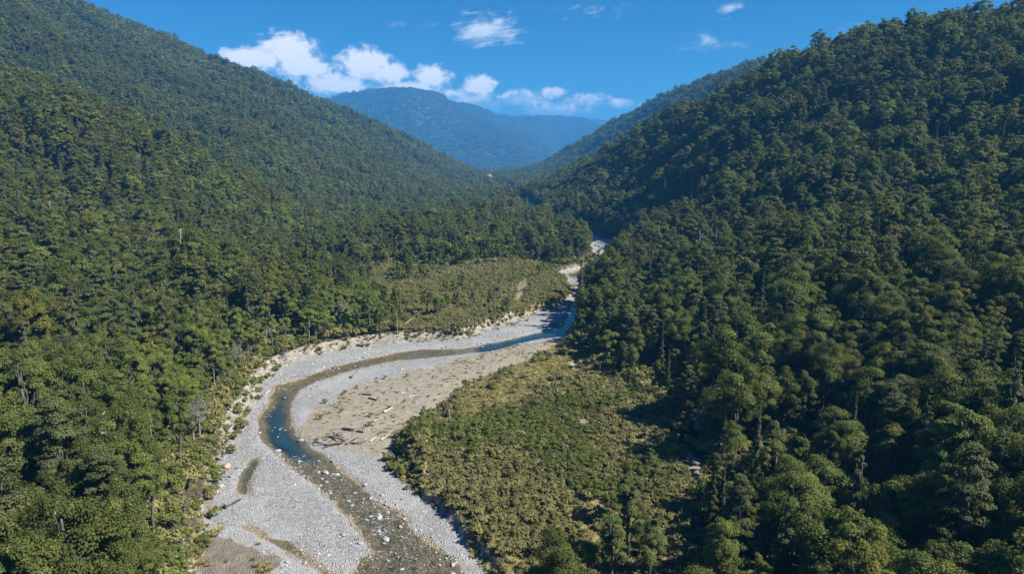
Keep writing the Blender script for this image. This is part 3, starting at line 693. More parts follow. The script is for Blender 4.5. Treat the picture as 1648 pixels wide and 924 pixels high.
tx, ty, tl = [], [], []
for lod, (r0, r1, s) in enumerate([(48, 240, 5.7), (240, 640, 5.7), (640, 1400, 6.5), (1400, 2700, 8.5), (2700, 5200, 15), (5200, 12800, 27)]):
    X, Y = jgrid(r0, r1, s, 52 if r1 < 3000 else 30 if r1 < 6000 else 25); tx.append(X); ty.append(Y); tl.append(np.full(X.shape, lod))
tx, ty, tl = np.concatenate(tx), np.concatenate(ty), np.concatenate(tl)
tz, TZ, tdw = ground(tx, ty, want=True)
keep = ~hidden(tx, ty, tz)
leftside = tx < np.interp(ty, [60, 150, 250, 300, 400, 600], [-20, -20, -10, 20, 40, 55])
d = TZ['gravel']
edge = np.where(leftside, np.where(ty < 185, 6.0, 5.0), 4.0)
keep &= (d > edge) & (TZ['scrub_r'] > 1.5) & ((TZ['scrub_l'] > 1.0) | ((TZ['scrub_l'] > -45) & (TZ['gravel'] > 14) & (fbm(tx / 30, ty / 30, 351, 2) > 0.24) & (fbm(tx / 7, ty / 7, 352, 2) > -0.1))) & (TZ['track'] > 3) & (TZ['upriver'] > 3) & (TZ['stream'] > 2.0)
keep &= np.hypot(tx, ty) > 50
for x_, y_, l_ in [(178, 757, 14.5), (16, 895, 12), (93, 915, 13), (247, 728, 13), (1130, 424, 22), (1151, 418, 22), (295, 418, 24), (86, 385, 30)]:
    q_ = G(x_, y_, l_); keep &= np.hypot(tx - q_[0] * 0.975, ty - q_[1] * 0.975) > (4.6 if y_ > 600 else 6.0)
holes = fbm(tx / 21, ty / 21, 331, 3)
keep &= ~((holes > 0.43) & ~leftside & (np.hypot(tx, ty) < 450)) & ~((holes > 0.47) & (np.hypot(tx, ty) < 900))
tx, ty, tz, tl, leftside = tx[keep], ty[keep], tz[keep], tl[keep], leftside[keep]; TZ = {k: v[keep] for k, v in TZ.items()}
n_t = len(tx); tr_ = np.hypot(tx, ty)
patch = fbm(tx / 55, ty / 55, 301, 3); patch2 = fbm(tx / 90, ty / 90, 311, 3); rnd = rng.uniform(size=n_t); rnd2 = rng.uniform(size=n_t)
kinds = ['beech', 'layer', 'olive', 'bright', 'spire', 'slender', 'grey']
kid = np.zeros(n_t, int)
near = tr_ < 700
kid[(~leftside) & (rnd < 0.16)] = 1
kid[leftside & (rnd < 0.10)] = 1
kid[(rnd2 < 0.08 + 0.55 * sstep(patch, 0.15, 0.42)) & leftside] = 2
kid[(rnd2 < 0.05 + 0.35 * sstep(patch, 0.25, 0.5)) & ~leftside] = 2
kid[(rnd2 > 0.93 - 0.45 * sstep(patch2, 0.1, 0.4)) & leftside] = 3
kid[(rnd2 > 0.965 - 0.15 * sstep(patch2, 0.2, 0.4)) & ~leftside] = 3
kid[(rnd > 0.88) & near] = 4
kid[(rnd > 0.96) & (rnd2 > 0.6) & near] = 6
rim = leftside & (TZ['gravel'] < 22) & (ty > 150) & (ty < 300)
kid[rim & (rnd < 0.8)] = 5
kid[leftside & (TZ['scrub_l'] < 30) & (rnd < 0.4) & (ty < 600)] = 3
scl = rng.uniform(0.60, 1.10, n_t) + 0.60 * (rng.uniform(size=n_t) ** 4)
scl[rim] *= 0.85
scl[(~leftside) & (TZ['scrub_r'] < 12)] *= 0.72
interr = TZ['scrub_l'] < 1
scl[interr] *= 0.45; kid[interr] = np.where(rnd[interr] < 0.6, 3, 0)
nb_ = leftside & (TZ['scrub_l'] < 30) & (ty < 620) & ~interr
scl[nb_] *= 0.52 + 0.48 * sstep(TZ['scrub_l'][nb_], 0, 30)
scl *= np.choose(tl, [1.0, 1.0, 1.12, 1.4, 2.4, 4.4])
hscl = (0.35 + 0.68 * scl) * np.choose(tl, [1, 1, .95, .82, .62, .36]) * rng.uniform(0.76, 1.26, n_t)
tint = np.clip(0.46 + 0.30 * rng.normal(size=n_t) + 0.45 * patch2, 0, 1)
rotz = rng.uniform(0, 6.283, n_t)

# leaf budgets by distance: (leaf sprays per crown, spray length)
LOD = [(15000, 0.30), (4200, 0.54), (1700, 0.78), (560, 1.3), (260, 1.85), (260, 1.85)]
NVAR = {0: {'beech': 4, 'layer': 3, 'olive': 3, 'bright': 2, 'spire': 2, 'slender': 2, 'grey': 1}, 1: {'beech': 3, 'layer': 3, 'olive': 2, 'bright': 2, 'spire': 1, 'slender': 1, 'grey': 1},
        2: {'beech': 3, 'layer': 2, 'olive': 2, 'bright': 1, 'spire': 1, 'slender': 1, 'grey': 1}, 3: {'beech': 2, 'layer': 1, 'olive': 1, 'bright': 1, 'spire': 1, 'slender': 1, 'grey': 1}, 4: {'beech': 2, 'layer': 1, 'olive': 1, 'bright': 1, 'spire': 1, 'slender': 1, 'grey': 1}}
NVAR[5] = NVAR[4]
variant = rng.integers(0, 1000, n_t)

# ---- the nearest trees are individuals
sx, sy = project(tx, ty, tz + hscl * 12)
bx, by = project(tx, ty, tz)
inframe = (sx > -20) & (sx < 1668) & (sy > -10) & (sy < 950)
slant = np.sqrt(tx ** 2 + ty ** 2 + (tz + 12 - CAM_H) ** 2)
cand = np.where(inframe)[0]; cand = cand[np.argsort(slant[cand] / scl[cand] ** 0.5)][:300]
solo = np.zeros(n_t, bool); solo[cand] = True
COLOUR = {'beech': 'dark green billowing', 'layer': 'grey-green tiered', 'olive': 'olive-brown domed', 'bright': 'bright green bushy', 'spire': 'deep green spire-shaped', 'slender': 'slender pale-trunked green', 'grey': 'pale grey thin-leaved'}
ORD = ['first', 'second', 'third', 'fourth', 'fifth', 'sixth', 'seventh', 'eighth', 'ninth', 'tenth', 'eleventh', 'twelfth', 'thirteenth', 'fourteenth', 'fifteenth', 'sixteenth', 'seventeenth', 'eighteenth', 'nineteenth', 'twentieth'] + [f'{k}th' for k in range(21, 200)]
BANDS = [(860, 'bottom row'), (780, 'second row up'), (700, 'third row up'), (630, 'fourth row up'), (560, 'fifth row up'), (-999, 'uppermost rows')]
def place(kind, var, x, y, z, s, hs, rz, t, name, label, cat, group, leaves=LOD[0], names=('crown', 'trunk')):
    cm, tm = plant_parts(kind, var, *leaves)[:2]
    e = bpy.data.objects.new(name, None); COL.objects.link(e); e.empty_display_size = 0.5
    e.location = (x, y, z); e.rotation_euler = (0, 0, rz); e.scale = (s, s, hs)
    a = link(names[0], cm, e); a['tint'] = float(t); b = link(names[1], tm, e); b['tint'] = float(t)
    return tag(e, label, cat, group)
rows = {}
for i in cand:
    band = next(q for lim, q in BANDS if sy[i] > lim)
    rows.setdefault((kinds[kid[i]], bool(leftside[i]), band), []).append(i)
for (kd, lf, band), members in rows.items():
    members.sort(key=lambda q: sx[q])
    for k, i in enumerate(members):
        side = 'forest left of the river' if lf else 'forest right of the scrub'
        lab = f"{COLOUR[kd]} tree, {ORD[k]} such from the left, {band} of {'left' if lf else 'right'} forest"
        place(kd, int(variant[i] % NVAR[0][kd]), tx[i], ty[i], tz[i], scl[i], hscl[i], rotz[i], tint[i], 'forest_tree' if kd != 'spire' else 'conifer_tree', lab, 'tree', 'trees of the ' + side)
print('solo trees', round(time.time() - T0, 1), 'of', n_t)

# ---- all the others are one forest
protos, pidx = [], {}
for lod in range(6):
    for kd in kinds:
        for v in range(NVAR[lod][kd]):
            if lod == 5: pidx[(5, kd, v)] = pidx[(4, kd, v)]; continue
            pidx[(lod, kd, v)] = len(protos); protos.append(proto(kd, v, *LOD[lod], trunk=lod < 3))
UX, UY = jgrid(55, 560, 3.0, 50)
uz, UZ, _ = ground(UX, UY, want=True)
m_ = (UZ['gravel'] > 3.5) & ((UZ['gravel'] < 34) | (np.abs(UZ['scrub_r']) < 22) | (np.abs(UZ['scrub_l']) < 26) | ((np.hypot(UX, UY) < 230) & (UX > 20))) & (UZ['scrub_r'] > 0.5) & (UZ['scrub_l'] > 1) & (UZ['stream'] > 1) & (rng.uniform(size=UX.shape) < 0.75)
UX, UY, uz = UX[m_], UY[m_], uz[m_]; nu = len(UX); ubase = len(protos)
protos += [proto('greenbush', v, 620, 0.26) for v in range(3)] + [proto('kanuka3', v, 520, 0.34) for v in range(3)]
us = rng.uniform(1.0, 2.3, nu)
pick = np.array([pidx[(tl[i], kinds[kid[i]], int(variant[i] % NVAR[tl[i]][kinds[kid[i]]]))] for i in range(n_t)])
rest = ~solo
R3 = np.stack([np.zeros(n_t), np.zeros(n_t), rotz], 1); S3 = np.stack([scl, scl, hscl], 1)
cat = lambda a, b: np.concatenate([a, b])
scatter('forest', cat(np.stack([tx, ty, tz], 1)[rest], np.stack([UX, UY, uz], 1)), cat(R3[rest], np.stack([us * 0, us * 0, us * 9], 1)), cat(S3[rest], np.stack([us, us, us * 1.15], 1)), cat(tint[rest], rng.uniform(size=nu)), cat(pick[rest], ubase + rng.integers(0, 6, nu)), protos, 'dense native forest covering both valley sides and the far ranges')
print('forest', round(time.time() - T0, 1), rest.sum())


# ------------------------------------------------------------------ trees standing alone in the scrub and by the river
SP_['tufted'] = dict(h=23, R=2.7, base=.40, n=9, sq=.7, style='dome', mat='olive', bark='bark')
SP_['clump'] = dict(h=15, R=3.6, base=.10, n=30, sq=.8, style='dome', mat='clump', bark='bark')
LONE = [  # kind, survey x, y, level it was sighted at, scale, tint, label
    ('clump', 1012, 842, 9, 1.0, .35, 'tall leafy green tree standing above the brown scrub, biggest of its clump'),
    ('clump', 984, 892, 8, .85, .6, 'rounded green tree at the front of the clump in the scrub'),
    ('clump', 1046, 880, 8, .9, .45, 'green tree on the right flank of the clump in the scrub'),
    ('clump', 1006, 806, 7, .72, .3, 'smaller dark green tree at the back of the scrub clump'),
    ('clump', 1052, 786, 4.5, .55, .25, 'compact dark green tree alone behind the scrub clump'),
    ('clump', 1046, 750, 3.5, .42, .5, 'young green tree poking out of the scrub below the forest foot'),
    ('bright', 905, 922, 4.0, .55, .75, 'low bright yellow-green tree at the bottom edge of the scrub'),
    ('bright', 945, 915, 4.0, .5, .55, 'low green bushy tree left of the scrub clump at the bottom edge'),
    ('clump', 1165, 790, 8, .95, .7, 'light green upright tree beside the shaded stream'),
    ('clump', 1180, 830, 7, .8, .45, 'green tree in front of the shaded stream, right of the scrub'),
    ('tufted', 962, 462, 0, 1.0, .3, 'tall tufted tree with bare dark trunk in front of upstream gravel'),
    ('tufted', 968, 460, 0, .9, .5, 'second bare-trunked tufted tree on the right bank upstream'),
    ('clump', 575, 540, 3, .75, .4, 'dark bushy tree at the bank edge left of the fallen root plate'),
    ('clump', 612, 540, 3, .8, .25, 'dark green tree nearest the fallen root plate on the far bank'),
    ('clump', 735, 488, 5, .62, .4, 'dark green round tree alone amid the upstream scrub terrace'),
    ('clump', 762, 492, 5, .66, .6, 'leafy tree in the middle of the upstream scrub terrace'),
    ('clump', 790, 494, 5, .62, .5, 'leafy green tree in the terrace clump, second from the track'),
    ('clump', 815, 498, 5, .60, .7, 'leafy green tree in the terrace clump nearest the pale track'),
    ('bright', 800, 478, 4, .5, .3, 'small green tree behind the terrace clump'),
    ('bright', 745, 470, 4, .5, .4, 'small green tree at the left rear of the upstream terrace'),
    ('bright', 150, 876, 17, .5, .2, 'pale silvery flowering tree amid dark forest, lower left'),
]
for i, (kd, x, y, lv, s_, t_, lab) in enumerate(LONE):
    X, Y = G(x, y, lv); z = float(gz(X, Y)[0])
    k2 = 'grey' if 'silvery' in lab else kd
    place(k2, i % 3, X, Y, z, s_, s_ * (1.0 + 0.08 * math.sin(i * 2.1)), i * 1.9, t_, 'lone_tree', lab, 'tree', None, LOD[0] if Y < 240 else (2600, 0.6))

# ------------------------------------------------------------------ scrub
KL = [(520, 0.34), (150, 0.65)]; GLV = [(620, 0.26), (170, 0.5)]
SK = ['kanuka', 'kanuka2', 'kanuka3', 'greenbush']
X1, Y1 = jgrid(60, 560, 1.45, 50)
m_ = (X1 > -110) & (X1 < 75); X1, Y1 = X1[m_], Y1[m_]
h1, ZS, _ = ground(X1, Y1, want=True)
inr = (ZS['scrub_r'] < 0.5) & (ZS['gravel'] > 0.9); inl = (ZS['scrub_l'] < 4) & (ZS['gravel'] > 0.8) & (ZS['track'] > 1.2)
g_in = sstep(-ZS['grass'], -1, 3); gap = fbm(X1 / 6.5, Y1 / 6.5, 405, 3)
u = rng.uniform(size=X1.shape)
keepS = (inr | inl) & (u > g_in * (0.985 - 0.5 * sstep(gap, 0.15, 0.4))) & (gap > -0.52) & (u > 0.35 * sstep(-ZS['scrub_r'], -0.2, 0.0) * sstep(ZS['gravel'], 5, 1))
keepS &= ZS['stream'] > 0.5
X1, Y1, h1, gap, inl = X1[keepS], Y1[keepS], h1[keepS], gap[keepS], inl[keepS]
gpatch = fbm(X1 / 17, Y1 / 17, 421, 3) + 0.8 * np.exp(-((X1 - G(850, 720)[0]) ** 2 + (Y1 - G(850, 720)[1]) ** 2) / (2 * 13 ** 2)) + 0.5 * np.exp(-((X1 - G(720, 700)[0]) ** 2 + (Y1 - G(720, 700)[1]) ** 2) / (2 * 8 ** 2))
ns = len(X1); u = rng.uniform(size=ns)
sk = np.where(u < 0.42, 0, np.where(u < 0.72, 1, 2)); sk[(rng.uniform(size=ns) < sstep(gpatch, 0.25, 0.6) * 0.85) | (u > 0.985)] = 3
ss = rng.uniform(0.5, 1.12, ns) * (1 + 0.5 * fbm(X1 / 18, Y1 / 18, 433, 3)) + 0.5 * rng.uniform(size=ns) ** 8; sh = ss * rng.uniform(0.8, 1.2, ns) * np.where(sk == 3, 1.0, 0.80)
st = np.clip(0.45 + 0.9 * fbm(X1 / 12, Y1 / 12, 441, 3) + 0.22 * rng.normal(size=ns), 0, 1); sr = rng.uniform(0, 6.283, ns)
px_, py_ = project(X1, Y1, h1 + 1.5); sl_ = np.sqrt(X1 ** 2 + Y1 ** 2 + CAM_H ** 2)
infr = np.where((px_ > 5) & (px_ < 1640) & (py_ < 935))[0]; cs = infr[np.argsort(sl_[infr] / ss[infr])][:300]
solo_s = np.zeros(ns, bool); solo_s[cs] = True
SLAB = {0: 'brown-olive feathery shrub', 1: 'tall brown-olive feathery shrub', 2: 'broad low brown-olive shrub', 3: 'dense dark green shrub'}
rws = {}
for i in cs: rws.setdefault((sk[i], int((935 - py_[i]) // 26)), []).append(i)
for (kk, b_), mem in rws.items():
    mem.sort(key=lambda q: px_[q])
    for k, i in enumerate(mem):
        place(SK[kk], int(sr[i] * 50) % 3, X1[i], Y1[i], h1[i], ss[i], sh[i], sr[i], st[i], 'scrub_shrub', f'{SLAB[kk]}, {ORD[k]} such from the left, row {ORD[b_]} from bottom of riverside scrub', 'shrub', 'shrubs of the riverside scrub', (KL if kk < 3 else GLV)[0], ('foliage', 'stems'))
protS, pS = [], {}
for lod in range(2):
    for kk in range(4):
        for v in range(3):
            pS[(lod, kk, v)] = len(protS); protS.append(proto(SK[kk], v, *(KL if kk < 3 else GLV)[lod]))
lodS = (np.hypot(X1, Y1) > 235).astype(int)
pk = np.array([pS[(lodS[i], sk[i], int(sr[i] * 50) % 3)] for i in range(ns)]); rs_ = ~solo_s
scatter('scrub', np.stack([X1, Y1, h1], 1)[rs_], np.stack([sr * 0, sr * 0, sr], 1)[rs_], np.stack([ss, ss, sh], 1)[rs_], st[rs_], pk[rs_], protS, 'brown-olive scrub covering the flats beside the river')
print('scrub', round(time.time() - T0, 1), ns)

# shrubs and ferns on the left bank: individuals
bxs, bys = jgrid(60, 330, 2.3, 50)
hb, ZB, _ = ground(bxs, bys, want=True)
lf = bxs < np.interp(bys, [60, 150, 250, 300], [-20, -20, -10, 10])
mb = lf & (ZB['gravel'] > -1.2) & (ZB['gravel'] < np.where(bys < 190, 11, 5.5)) & (rng.uniform(size=bxs.shape) < np.where(bys < 190, 0.62, 0.30)) & (ZB['scrub_l'] > 2)
bxs, bys, hb, dB = bxs[mb], bys[mb], hb[mb], ZB['gravel'][mb]
ppx, ppy = project(bxs, bys, hb + 0.8)
vis = (ppx > 0) & (ppy < 930)
order = np.argsort(np.where(vis, np.hypot(bxs, bys), 1e9))[:min(240, int(vis.sum()))]
BK = {'fern': 'yellow-green ferny bush', 'kanuka3': 'olive feathery bush', 'greenbush': 'mid green leafy bush', 'grey': 'pale grey twiggy bush'}
rws = {}
for q in order:
    u = rng.uniform(); kd = 'fern' if u < 0.5 else 'kanuka3' if u < 0.75 else 'greenbush' if u < 0.93 else 'grey'
    rws.setdefault((kd, int((930 - ppy[q]) // 40)), []).append(q)
for (kd, b_), mem in rws.items():
    mem.sort(key=lambda q: ppx[q])
    for k, q in enumerate(mem):
        sc_ = rng.uniform(0.55, 1.25) * (0.28 if kd == 'grey' else 1.0)
        place(kd, int(q) % 3, bxs[q], bys[q], hb[q], sc_, sc_ * rng.uniform(.8, 1.3), q * 1.7, rng.uniform(), 'bank_bush', f'{BK[kd]}, {ORD[k]} such from the left, step {ORD[b_]} up the left riverbank', 'bush', 'bushes on the left riverbank', (700, 0.30 if kd != 'grey' else 0.9), ('foliage', 'stems'))

# bushes scattered over the bar
BUSH = [(555, 632, .8), (523, 648, .95), (516, 676, .7), (620, 609, .9), (655, 607, .8), (596, 672, .75), (626, 659, .6), (651, 649, .6), (595, 687, .95), (530, 667, .5), (549, 666, .55), (574, 624, .65), (606, 610, .5), (591, 625, .5), (733, 641, .9), (747, 640, .8), (627, 659, .55),
        (801, 613, 1.6), (823, 607, 1.4), (848, 593, 1.1), (843, 614, 1.2), (833, 631, 1.3), (869, 575, 1.3), (877, 570, 1.2), (898, 556, 1.2), (818, 561, .9), (833, 557, .9), (775, 579, .8), (697, 609, .5), (750, 601, .5), (770, 601, .5), (799, 573, .6), (650, 740, 1.0), (640, 722, 1.1), (628, 741, 1.3), (668, 716, 1.0), (690, 640, .45), (712, 622, .45), (640, 634, .4), (365, 905, .35), (408, 901, .35)]
for i, (x, y, s_) in enumerate(sorted(BUSH)):
    X, Y = G(x, y, 0.3); kd = 'greenbush' if i % 3 else 'kanuka3'
    place(kd, i % 3, X, Y, float(gz(X, Y)[0]), s_ * .8, s_ * .8, i * 2.3, (i * 0.37) % 1, 'bar_bush', f'small rounded dark green bush on the sandy bar, {ORD[i]} counting from the left', 'bush', 'bushes dotted over the sandy bar', (620, 0.26), ('foliage', 'stems'))

# ------------------------------------------------------------------ dry grass and tussocks
def tussock(seed):
    r_ = np.random.default_rng(seed); nb_ = 46; V, F = [], []
    for k in range(nb_):
        a = r_.uniform(0, 6.283); ln = r_.uniform(0.35, 0.8); o_ = r_.uniform(0, .25); sp = r_.uniform(0.15, 0.75)
        p = np.array([math.cos(a) * o_, math.sin(a) * o_, -0.05]); dr = np.array([math.cos(a) * sp, math.sin(a) * sp, 1.0]); side = np.array([-math.sin(a), math.cos(a), 0]) * 0.05
        q = p + dr * ln * 0.6; e = p + dr * ln + np.array([math.cos(a), math.sin(a), -0.3]) * ln * 0.35
        b0 = len(V) * 4; V.append([p - side, p + side, q + side * .9, q - side * .9]); F.append([b0, b0 + 1, b0 + 2, b0 + 3])
        b0 = len(V) * 4; V.append([q - side * .9, q + side * .9, e + side * .1, e - side * .1]); F.append([b0, b0 + 1, b0 + 2, b0 + 3])
    me = np_mesh('tussock', np.array(V).reshape(-1, 3), F, [M['tussock']], {'var': ('FLOAT', 'FACE', r_.uniform(size=len(F)))})
    o = bpy.data.objects.new('tussock_source', me); PCOL.objects.link(o); return o
tus = [tussock(k) for k in range(4)]
gx_, gy_ = jgrid(60, 420, 0.95, 50); m_ = (gx_ > -110) & (gx_ < 60); gx_, gy_ = gx_[m_], gy_[m_]
hg, Zg, dwg = ground(gx_, gy_, want=True); clus = fbm(gx_ / 5, gy_ / 5, 505, 3); u = rng.uniform(size=gx_.shape)
bankz = (Zg['gravel'] > 0.6) & (Zg['gravel'] < np.where(gx_ < -20, 8, 4))
prob = np.where(Zg['grass'] < 1, 0.75, 0) + np.where(bankz, 0.22, 0) + np.where(Zg['sand'] < -1, 0.06 + 0.34 * sstep(clus, 0.10, 0.45), 0) + np.where((Zg['mud'] < 2) & (Zg['mud'] > -2.5), 0.5 * sstep(clus, -0.1, 0.3), 0) + np.where((Zg['scrub_r'] < 0), 0.34, 0) + np.where((Zg['scrub_l'] < 4), 0.12, 0)
m_ = (u < prob) & (dwg > 1.0)
gx_, gy_, hg, Zg_s = gx_[m_], gy_[m_], hg[m_], Zg['sand'][m_]; k_ = len(gx_); sz = rng.uniform(0.6, 1.5, k_) * np.where(Zg_s < -1, 0.55, 1.0)
scatter('dry_grass', np.stack([gx_, gy_, hg], 1), np.stack([rng.normal(size=k_) * .15, rng.normal(size=k_) * .15, rng.uniform(0, 6.28, k_)], 1), np.stack([sz * 1.2, sz * 1.2, sz * rng.uniform(.5, 1.0, k_)], 1), rng.uniform(size=k_), rng.integers(0, 4, k_), tus, 'yellow dry grass and low herbs on the banks and bar')
print('grass', round(time.time() - T0, 1), k_)

# ------------------------------------------------------------------ stones and boulders
import bmesh
def rock_mesh(seed, sub=2, flat=0.6):
    r_ = np.random.default_rng(seed); bm = bmesh.new(); bmesh.ops.create_icosphere(bm, subdivisions=sub, radius=1.0)
    pl = unit(r_.normal(size=(9, 3))); off = r_.uniform(0.62, 0.95, 9)
    for v in bm.verts:
        p = np.array(v.co)
        for q, o_ in zip(pl, off):
            e = p @ q - o_
            if e > 0: p = p - q * e * 0.85
        p = p * (1 + r_.normal() * 0.035)
        v.co = (p[0] * 1.15, p[1] * 0.92, p[2] * flat)
    me = bpy.data.meshes.new('stone'); bm.to_mesh(me); bm.free(); me.materials.append(M['stone'])
    for p in me.polygons: p.use_smooth = sub > 2
    return me
stones = []
for k in range(6):
    o = bpy.data.objects.new('stone_source', rock_mesh(900 + k, 2, 0.45 + 0.06 * k)); PCOL.objects.link(o); stones.append(o)
def stone_field(r0, r1, s):
    X, Y = jgrid(r0, r1, s, 48); m_ = (X > -110) & (X < 60); X, Y = X[m_], Y[m_]
    h_, zz, dw_ = ground(X, Y, want=True); cl = fbm(X / 7, Y / 7, 605, 3); u_ = rng.uniform(size=X.shape)
    pr = np.where(zz['gravel'] < -0.2, 0.62 + 0.35 * cl, 0)
    pr = np.where((zz['sand'] < -1), 0.10 + 0.15 * sstep(cl, 0.1, 0.5), pr); pr = np.where(zz['mud'] < 0, 0.05, pr)
    pr = np.where(dw_ < -0.5, np.where(zz['deep'] < 0, 0.03, 0.34 + 0.34 * sstep(cl, -0.1, 0.4)), pr)
    pr = np.where((zz['gravel'] > -0.2) & (zz['gravel'] < 4) & (X < -15), 0.28, pr)
    m_ = u_ < pr; X, Y, h_, dw_ = X[m_], Y[m_], h_[m_], dw_[m_]
    sz_ = np.exp(rng.normal(size=len(X)) * 0.45) * s * 0.145
    sz_ = sz_ * (1 + 0.55 * fbm(X / 11 + Y / 30, Y / 26 - X / 40, 655, 3)); sz_ = np.where((dw_ > -0.2) & (dw_ < 4), sz_ * 1.3, sz_)
    return X, Y, h_ + sz_ * 0.08, np.minimum(sz_, 0.62)
SX, SY, SZ, SS = [np.concatenate(q) for q in zip(stone_field(60, 175, 0.72), stone_field(175, 300, 1.05), stone_field(300, 460, 1.7))]
k_ = len(SX)
scatter('river_stones', np.stack([SX, SY, SZ], 1), np.stack([rng.normal(size=k_) * .3, rng.normal(size=k_) * .3, rng.uniform(0, 6.28, k_)], 1), np.stack([SS, SS * rng.uniform(.7, 1.1, k_), SS * rng.uniform(.7, 1.1, k_)], 1), rng.uniform(size=k_), rng.integers(0, 6, k_), stones, 'grey cobbles and stones strewn over the riverbed')
print('stones', round(time.time() - T0, 1), k_)
BM_ = [rock_mesh(700 + k, 3, 0.62) for k in range(8)]
BZONES = [  # centre line in the survey, spread in metres, count, size range, what they lie in
    ([(478, 735), (505, 748), (530, 768), (552, 788), (575, 808)], 4.2, 46, (.28, .75), 'in the riffle below the pool'),
    ([(590, 815), (612, 840), (640, 870), (670, 905), (690, 922)], 6.0, 44, (.25, .7), 'in the shallow lower channel'),
    ([(450, 728), (470, 745), (492, 764), (520, 786)], 1.0, 10, (.35, .7), 'on the gravel lip of the riffle'),
    ([(600, 800), (640, 822), (665, 850), (700, 880), (735, 912)], 1.8, 34, (.3, .7), 'along the right gravel edge'),
    ([(600, 885), (580, 905), (590, 920)], 3.0, 26, (.25, .55), 'on the stony shoal at the bottom edge'),
    ([(440, 640), (432, 660), (424, 690), (450, 700), (460, 690)], 3.0, 18, (.3, .6), 'in the bend pool'),
    ([(500, 603), (540, 590), (590, 577), (640, 566)], 1.5, 18, (.35, .8), 'along the far cut bank'),
    ([(372, 755), (362, 780), (350, 800)], 2.0, 8, (.4, .9), 'below the left bank beside the side pool'),
    ([(430, 615), (410, 650), (395, 680)], 2.0, 14, (.35, .8), 'at the foot of the pale left cut bank'),
    ([(690, 560), (740, 555), (800, 545)], 5.0, 16, (.4, .9), 'on the far gravel shore'),
]
for ln, sp, cnt_, (s0, s1), where in BZONES:
    pts = np.array(GP(ln)); got = []
    for k in range(cnt_):
        t = rng.uniform(0, len(pts) - 1.001); i = int(t); p = pts[i] * (1 - t % 1) + pts[i + 1] * (t % 1) + rng.normal(size=2) * sp * 0.6
        z = float(gz(p[0], p[1])[0]); s_ = (s0 + (s1 - s0) * rng.uniform() ** 2.6) * 0.8
        if z < WL - 0.9: z = WL - 0.55
        x_, y_ = project(p[0], p[1], z); got.append((x_, p[0], p[1], max(z, WL - s_ * 0.5), s_))
    got.sort()
    for k, (x_, X, Y, z, s_) in enumerate(got):
        o = link('boulder', BM_[int(rng.integers(8))]); o.location = (X, Y, z + s_ * 0.18); o.rotation_euler = (rng.normal() * .2, rng.normal() * .2, rng.uniform(0, 6.28)); o.scale = (s_, s_ * rng.uniform(.75, 1.05), s_ * rng.uniform(.8, 1.15))
        o['tint'] = float(rng.uniform(0, 0.86))
        tag(o, f"{'large' if s_ > (s0 + s1) * 0.4 else 'small'} grey boulder {where}, {ORD[k]} from left", 'boulder', 'boulders ' + where)
for x, y, s_, t_, lab in [(366, 753, 1.5, .97, 'rust-red boulder on the gravel beside the side pool'), (447, 727, 1.15, .55, 'pale boulder where the gravel meets the bend pool'), (524, 761, 1.2, .6, 'pale grey boulder mid-riffle, biggest in the white water'), (611, 832, 1.25, .9, 'pinkish boulder on the near side of the lower channel'), (484, 709, 1.0, .4, 'dark boulder on the bar tip at the pool edge'), (552, 863, .9, .3, 'dark grey boulder sitting on the near gravel bar'), (536, 743, .9, .1, 'dark boulder at the foot of the driftwood pile'), (621, 868, 1.1, .8, 'brownish boulder amid the lower channel'), (458, 640, .7, .7, 'lone pale stone in the bend above the pool')]:
    X, Y = G(x, y, -.2); o = link('boulder', BM_[int(x) % 8]); o.location = (X, Y, max(float(gz(X, Y)[0]), WL - .3) + s_ * .2); o.scale = (s_ * .75, s_ * .62, s_ * .62); o.rotation_euler = (0, 0, x); o['tint'] = t_
    tag(o, lab, 'boulder')

# ------------------------------------------------------------------ driftwood
def log_mesh(L, r, seed, mt, stubs=2, bend=0.02):
    r_ = np.random.default_rng(seed); V, F = [], []
    p = wiggle([0, 0, 0], [L, 0, 0], 8, L * bend * 0.5, r_); p[:, 2] *= 0.5
    tube(p, np.linspace(r * 1.15, r * 0.6, 8) * r_.uniform(.9, 1.1, 8), 8, V, F)
    for k in range(stubs):
        i = r_.integers(2, 7); a = r_.uniform(0, 6.28); ln = L * r_.uniform(.05, .16)
        tube(wiggle(p[i], p[i] + np.array([ln * .6, math.cos(a) * ln, abs(math.sin(a)) * ln]), 4, ln * .05, r_), np.linspace(r * .4, r * .12, 4), 5, V, F)
    return np_mesh('log', np.vstack(V), np.vstack(F), [M[mt]], None, True)
def rootplate_mesh(R, seed, mt):
    r_ = np.random.default_rng(seed); V, F = [], []
    for k in range(15):
        a = k * 0.4189 + r_.normal() * .15; ln = R * r_.uniform(.6, 1.15)
        tube(wiggle([0.1, 0, 0], [r_.uniform(-.35, .1) * R, math.cos(a) * ln, math.sin(a) * ln], 5, R * .07, r_), np.linspace(R * .2, R * .03, 5), 5, V, F)
    tube(wiggle([-.25 * R, 0, 0], [.3 * R, 0, 0], 4, 0.02, r_), [R * .3, R * .5, R * .45, R * .2], 9, V, F)
    return np_mesh('root_plate', np.vstack(V), np.vstack(F), [M[mt]], None, False)
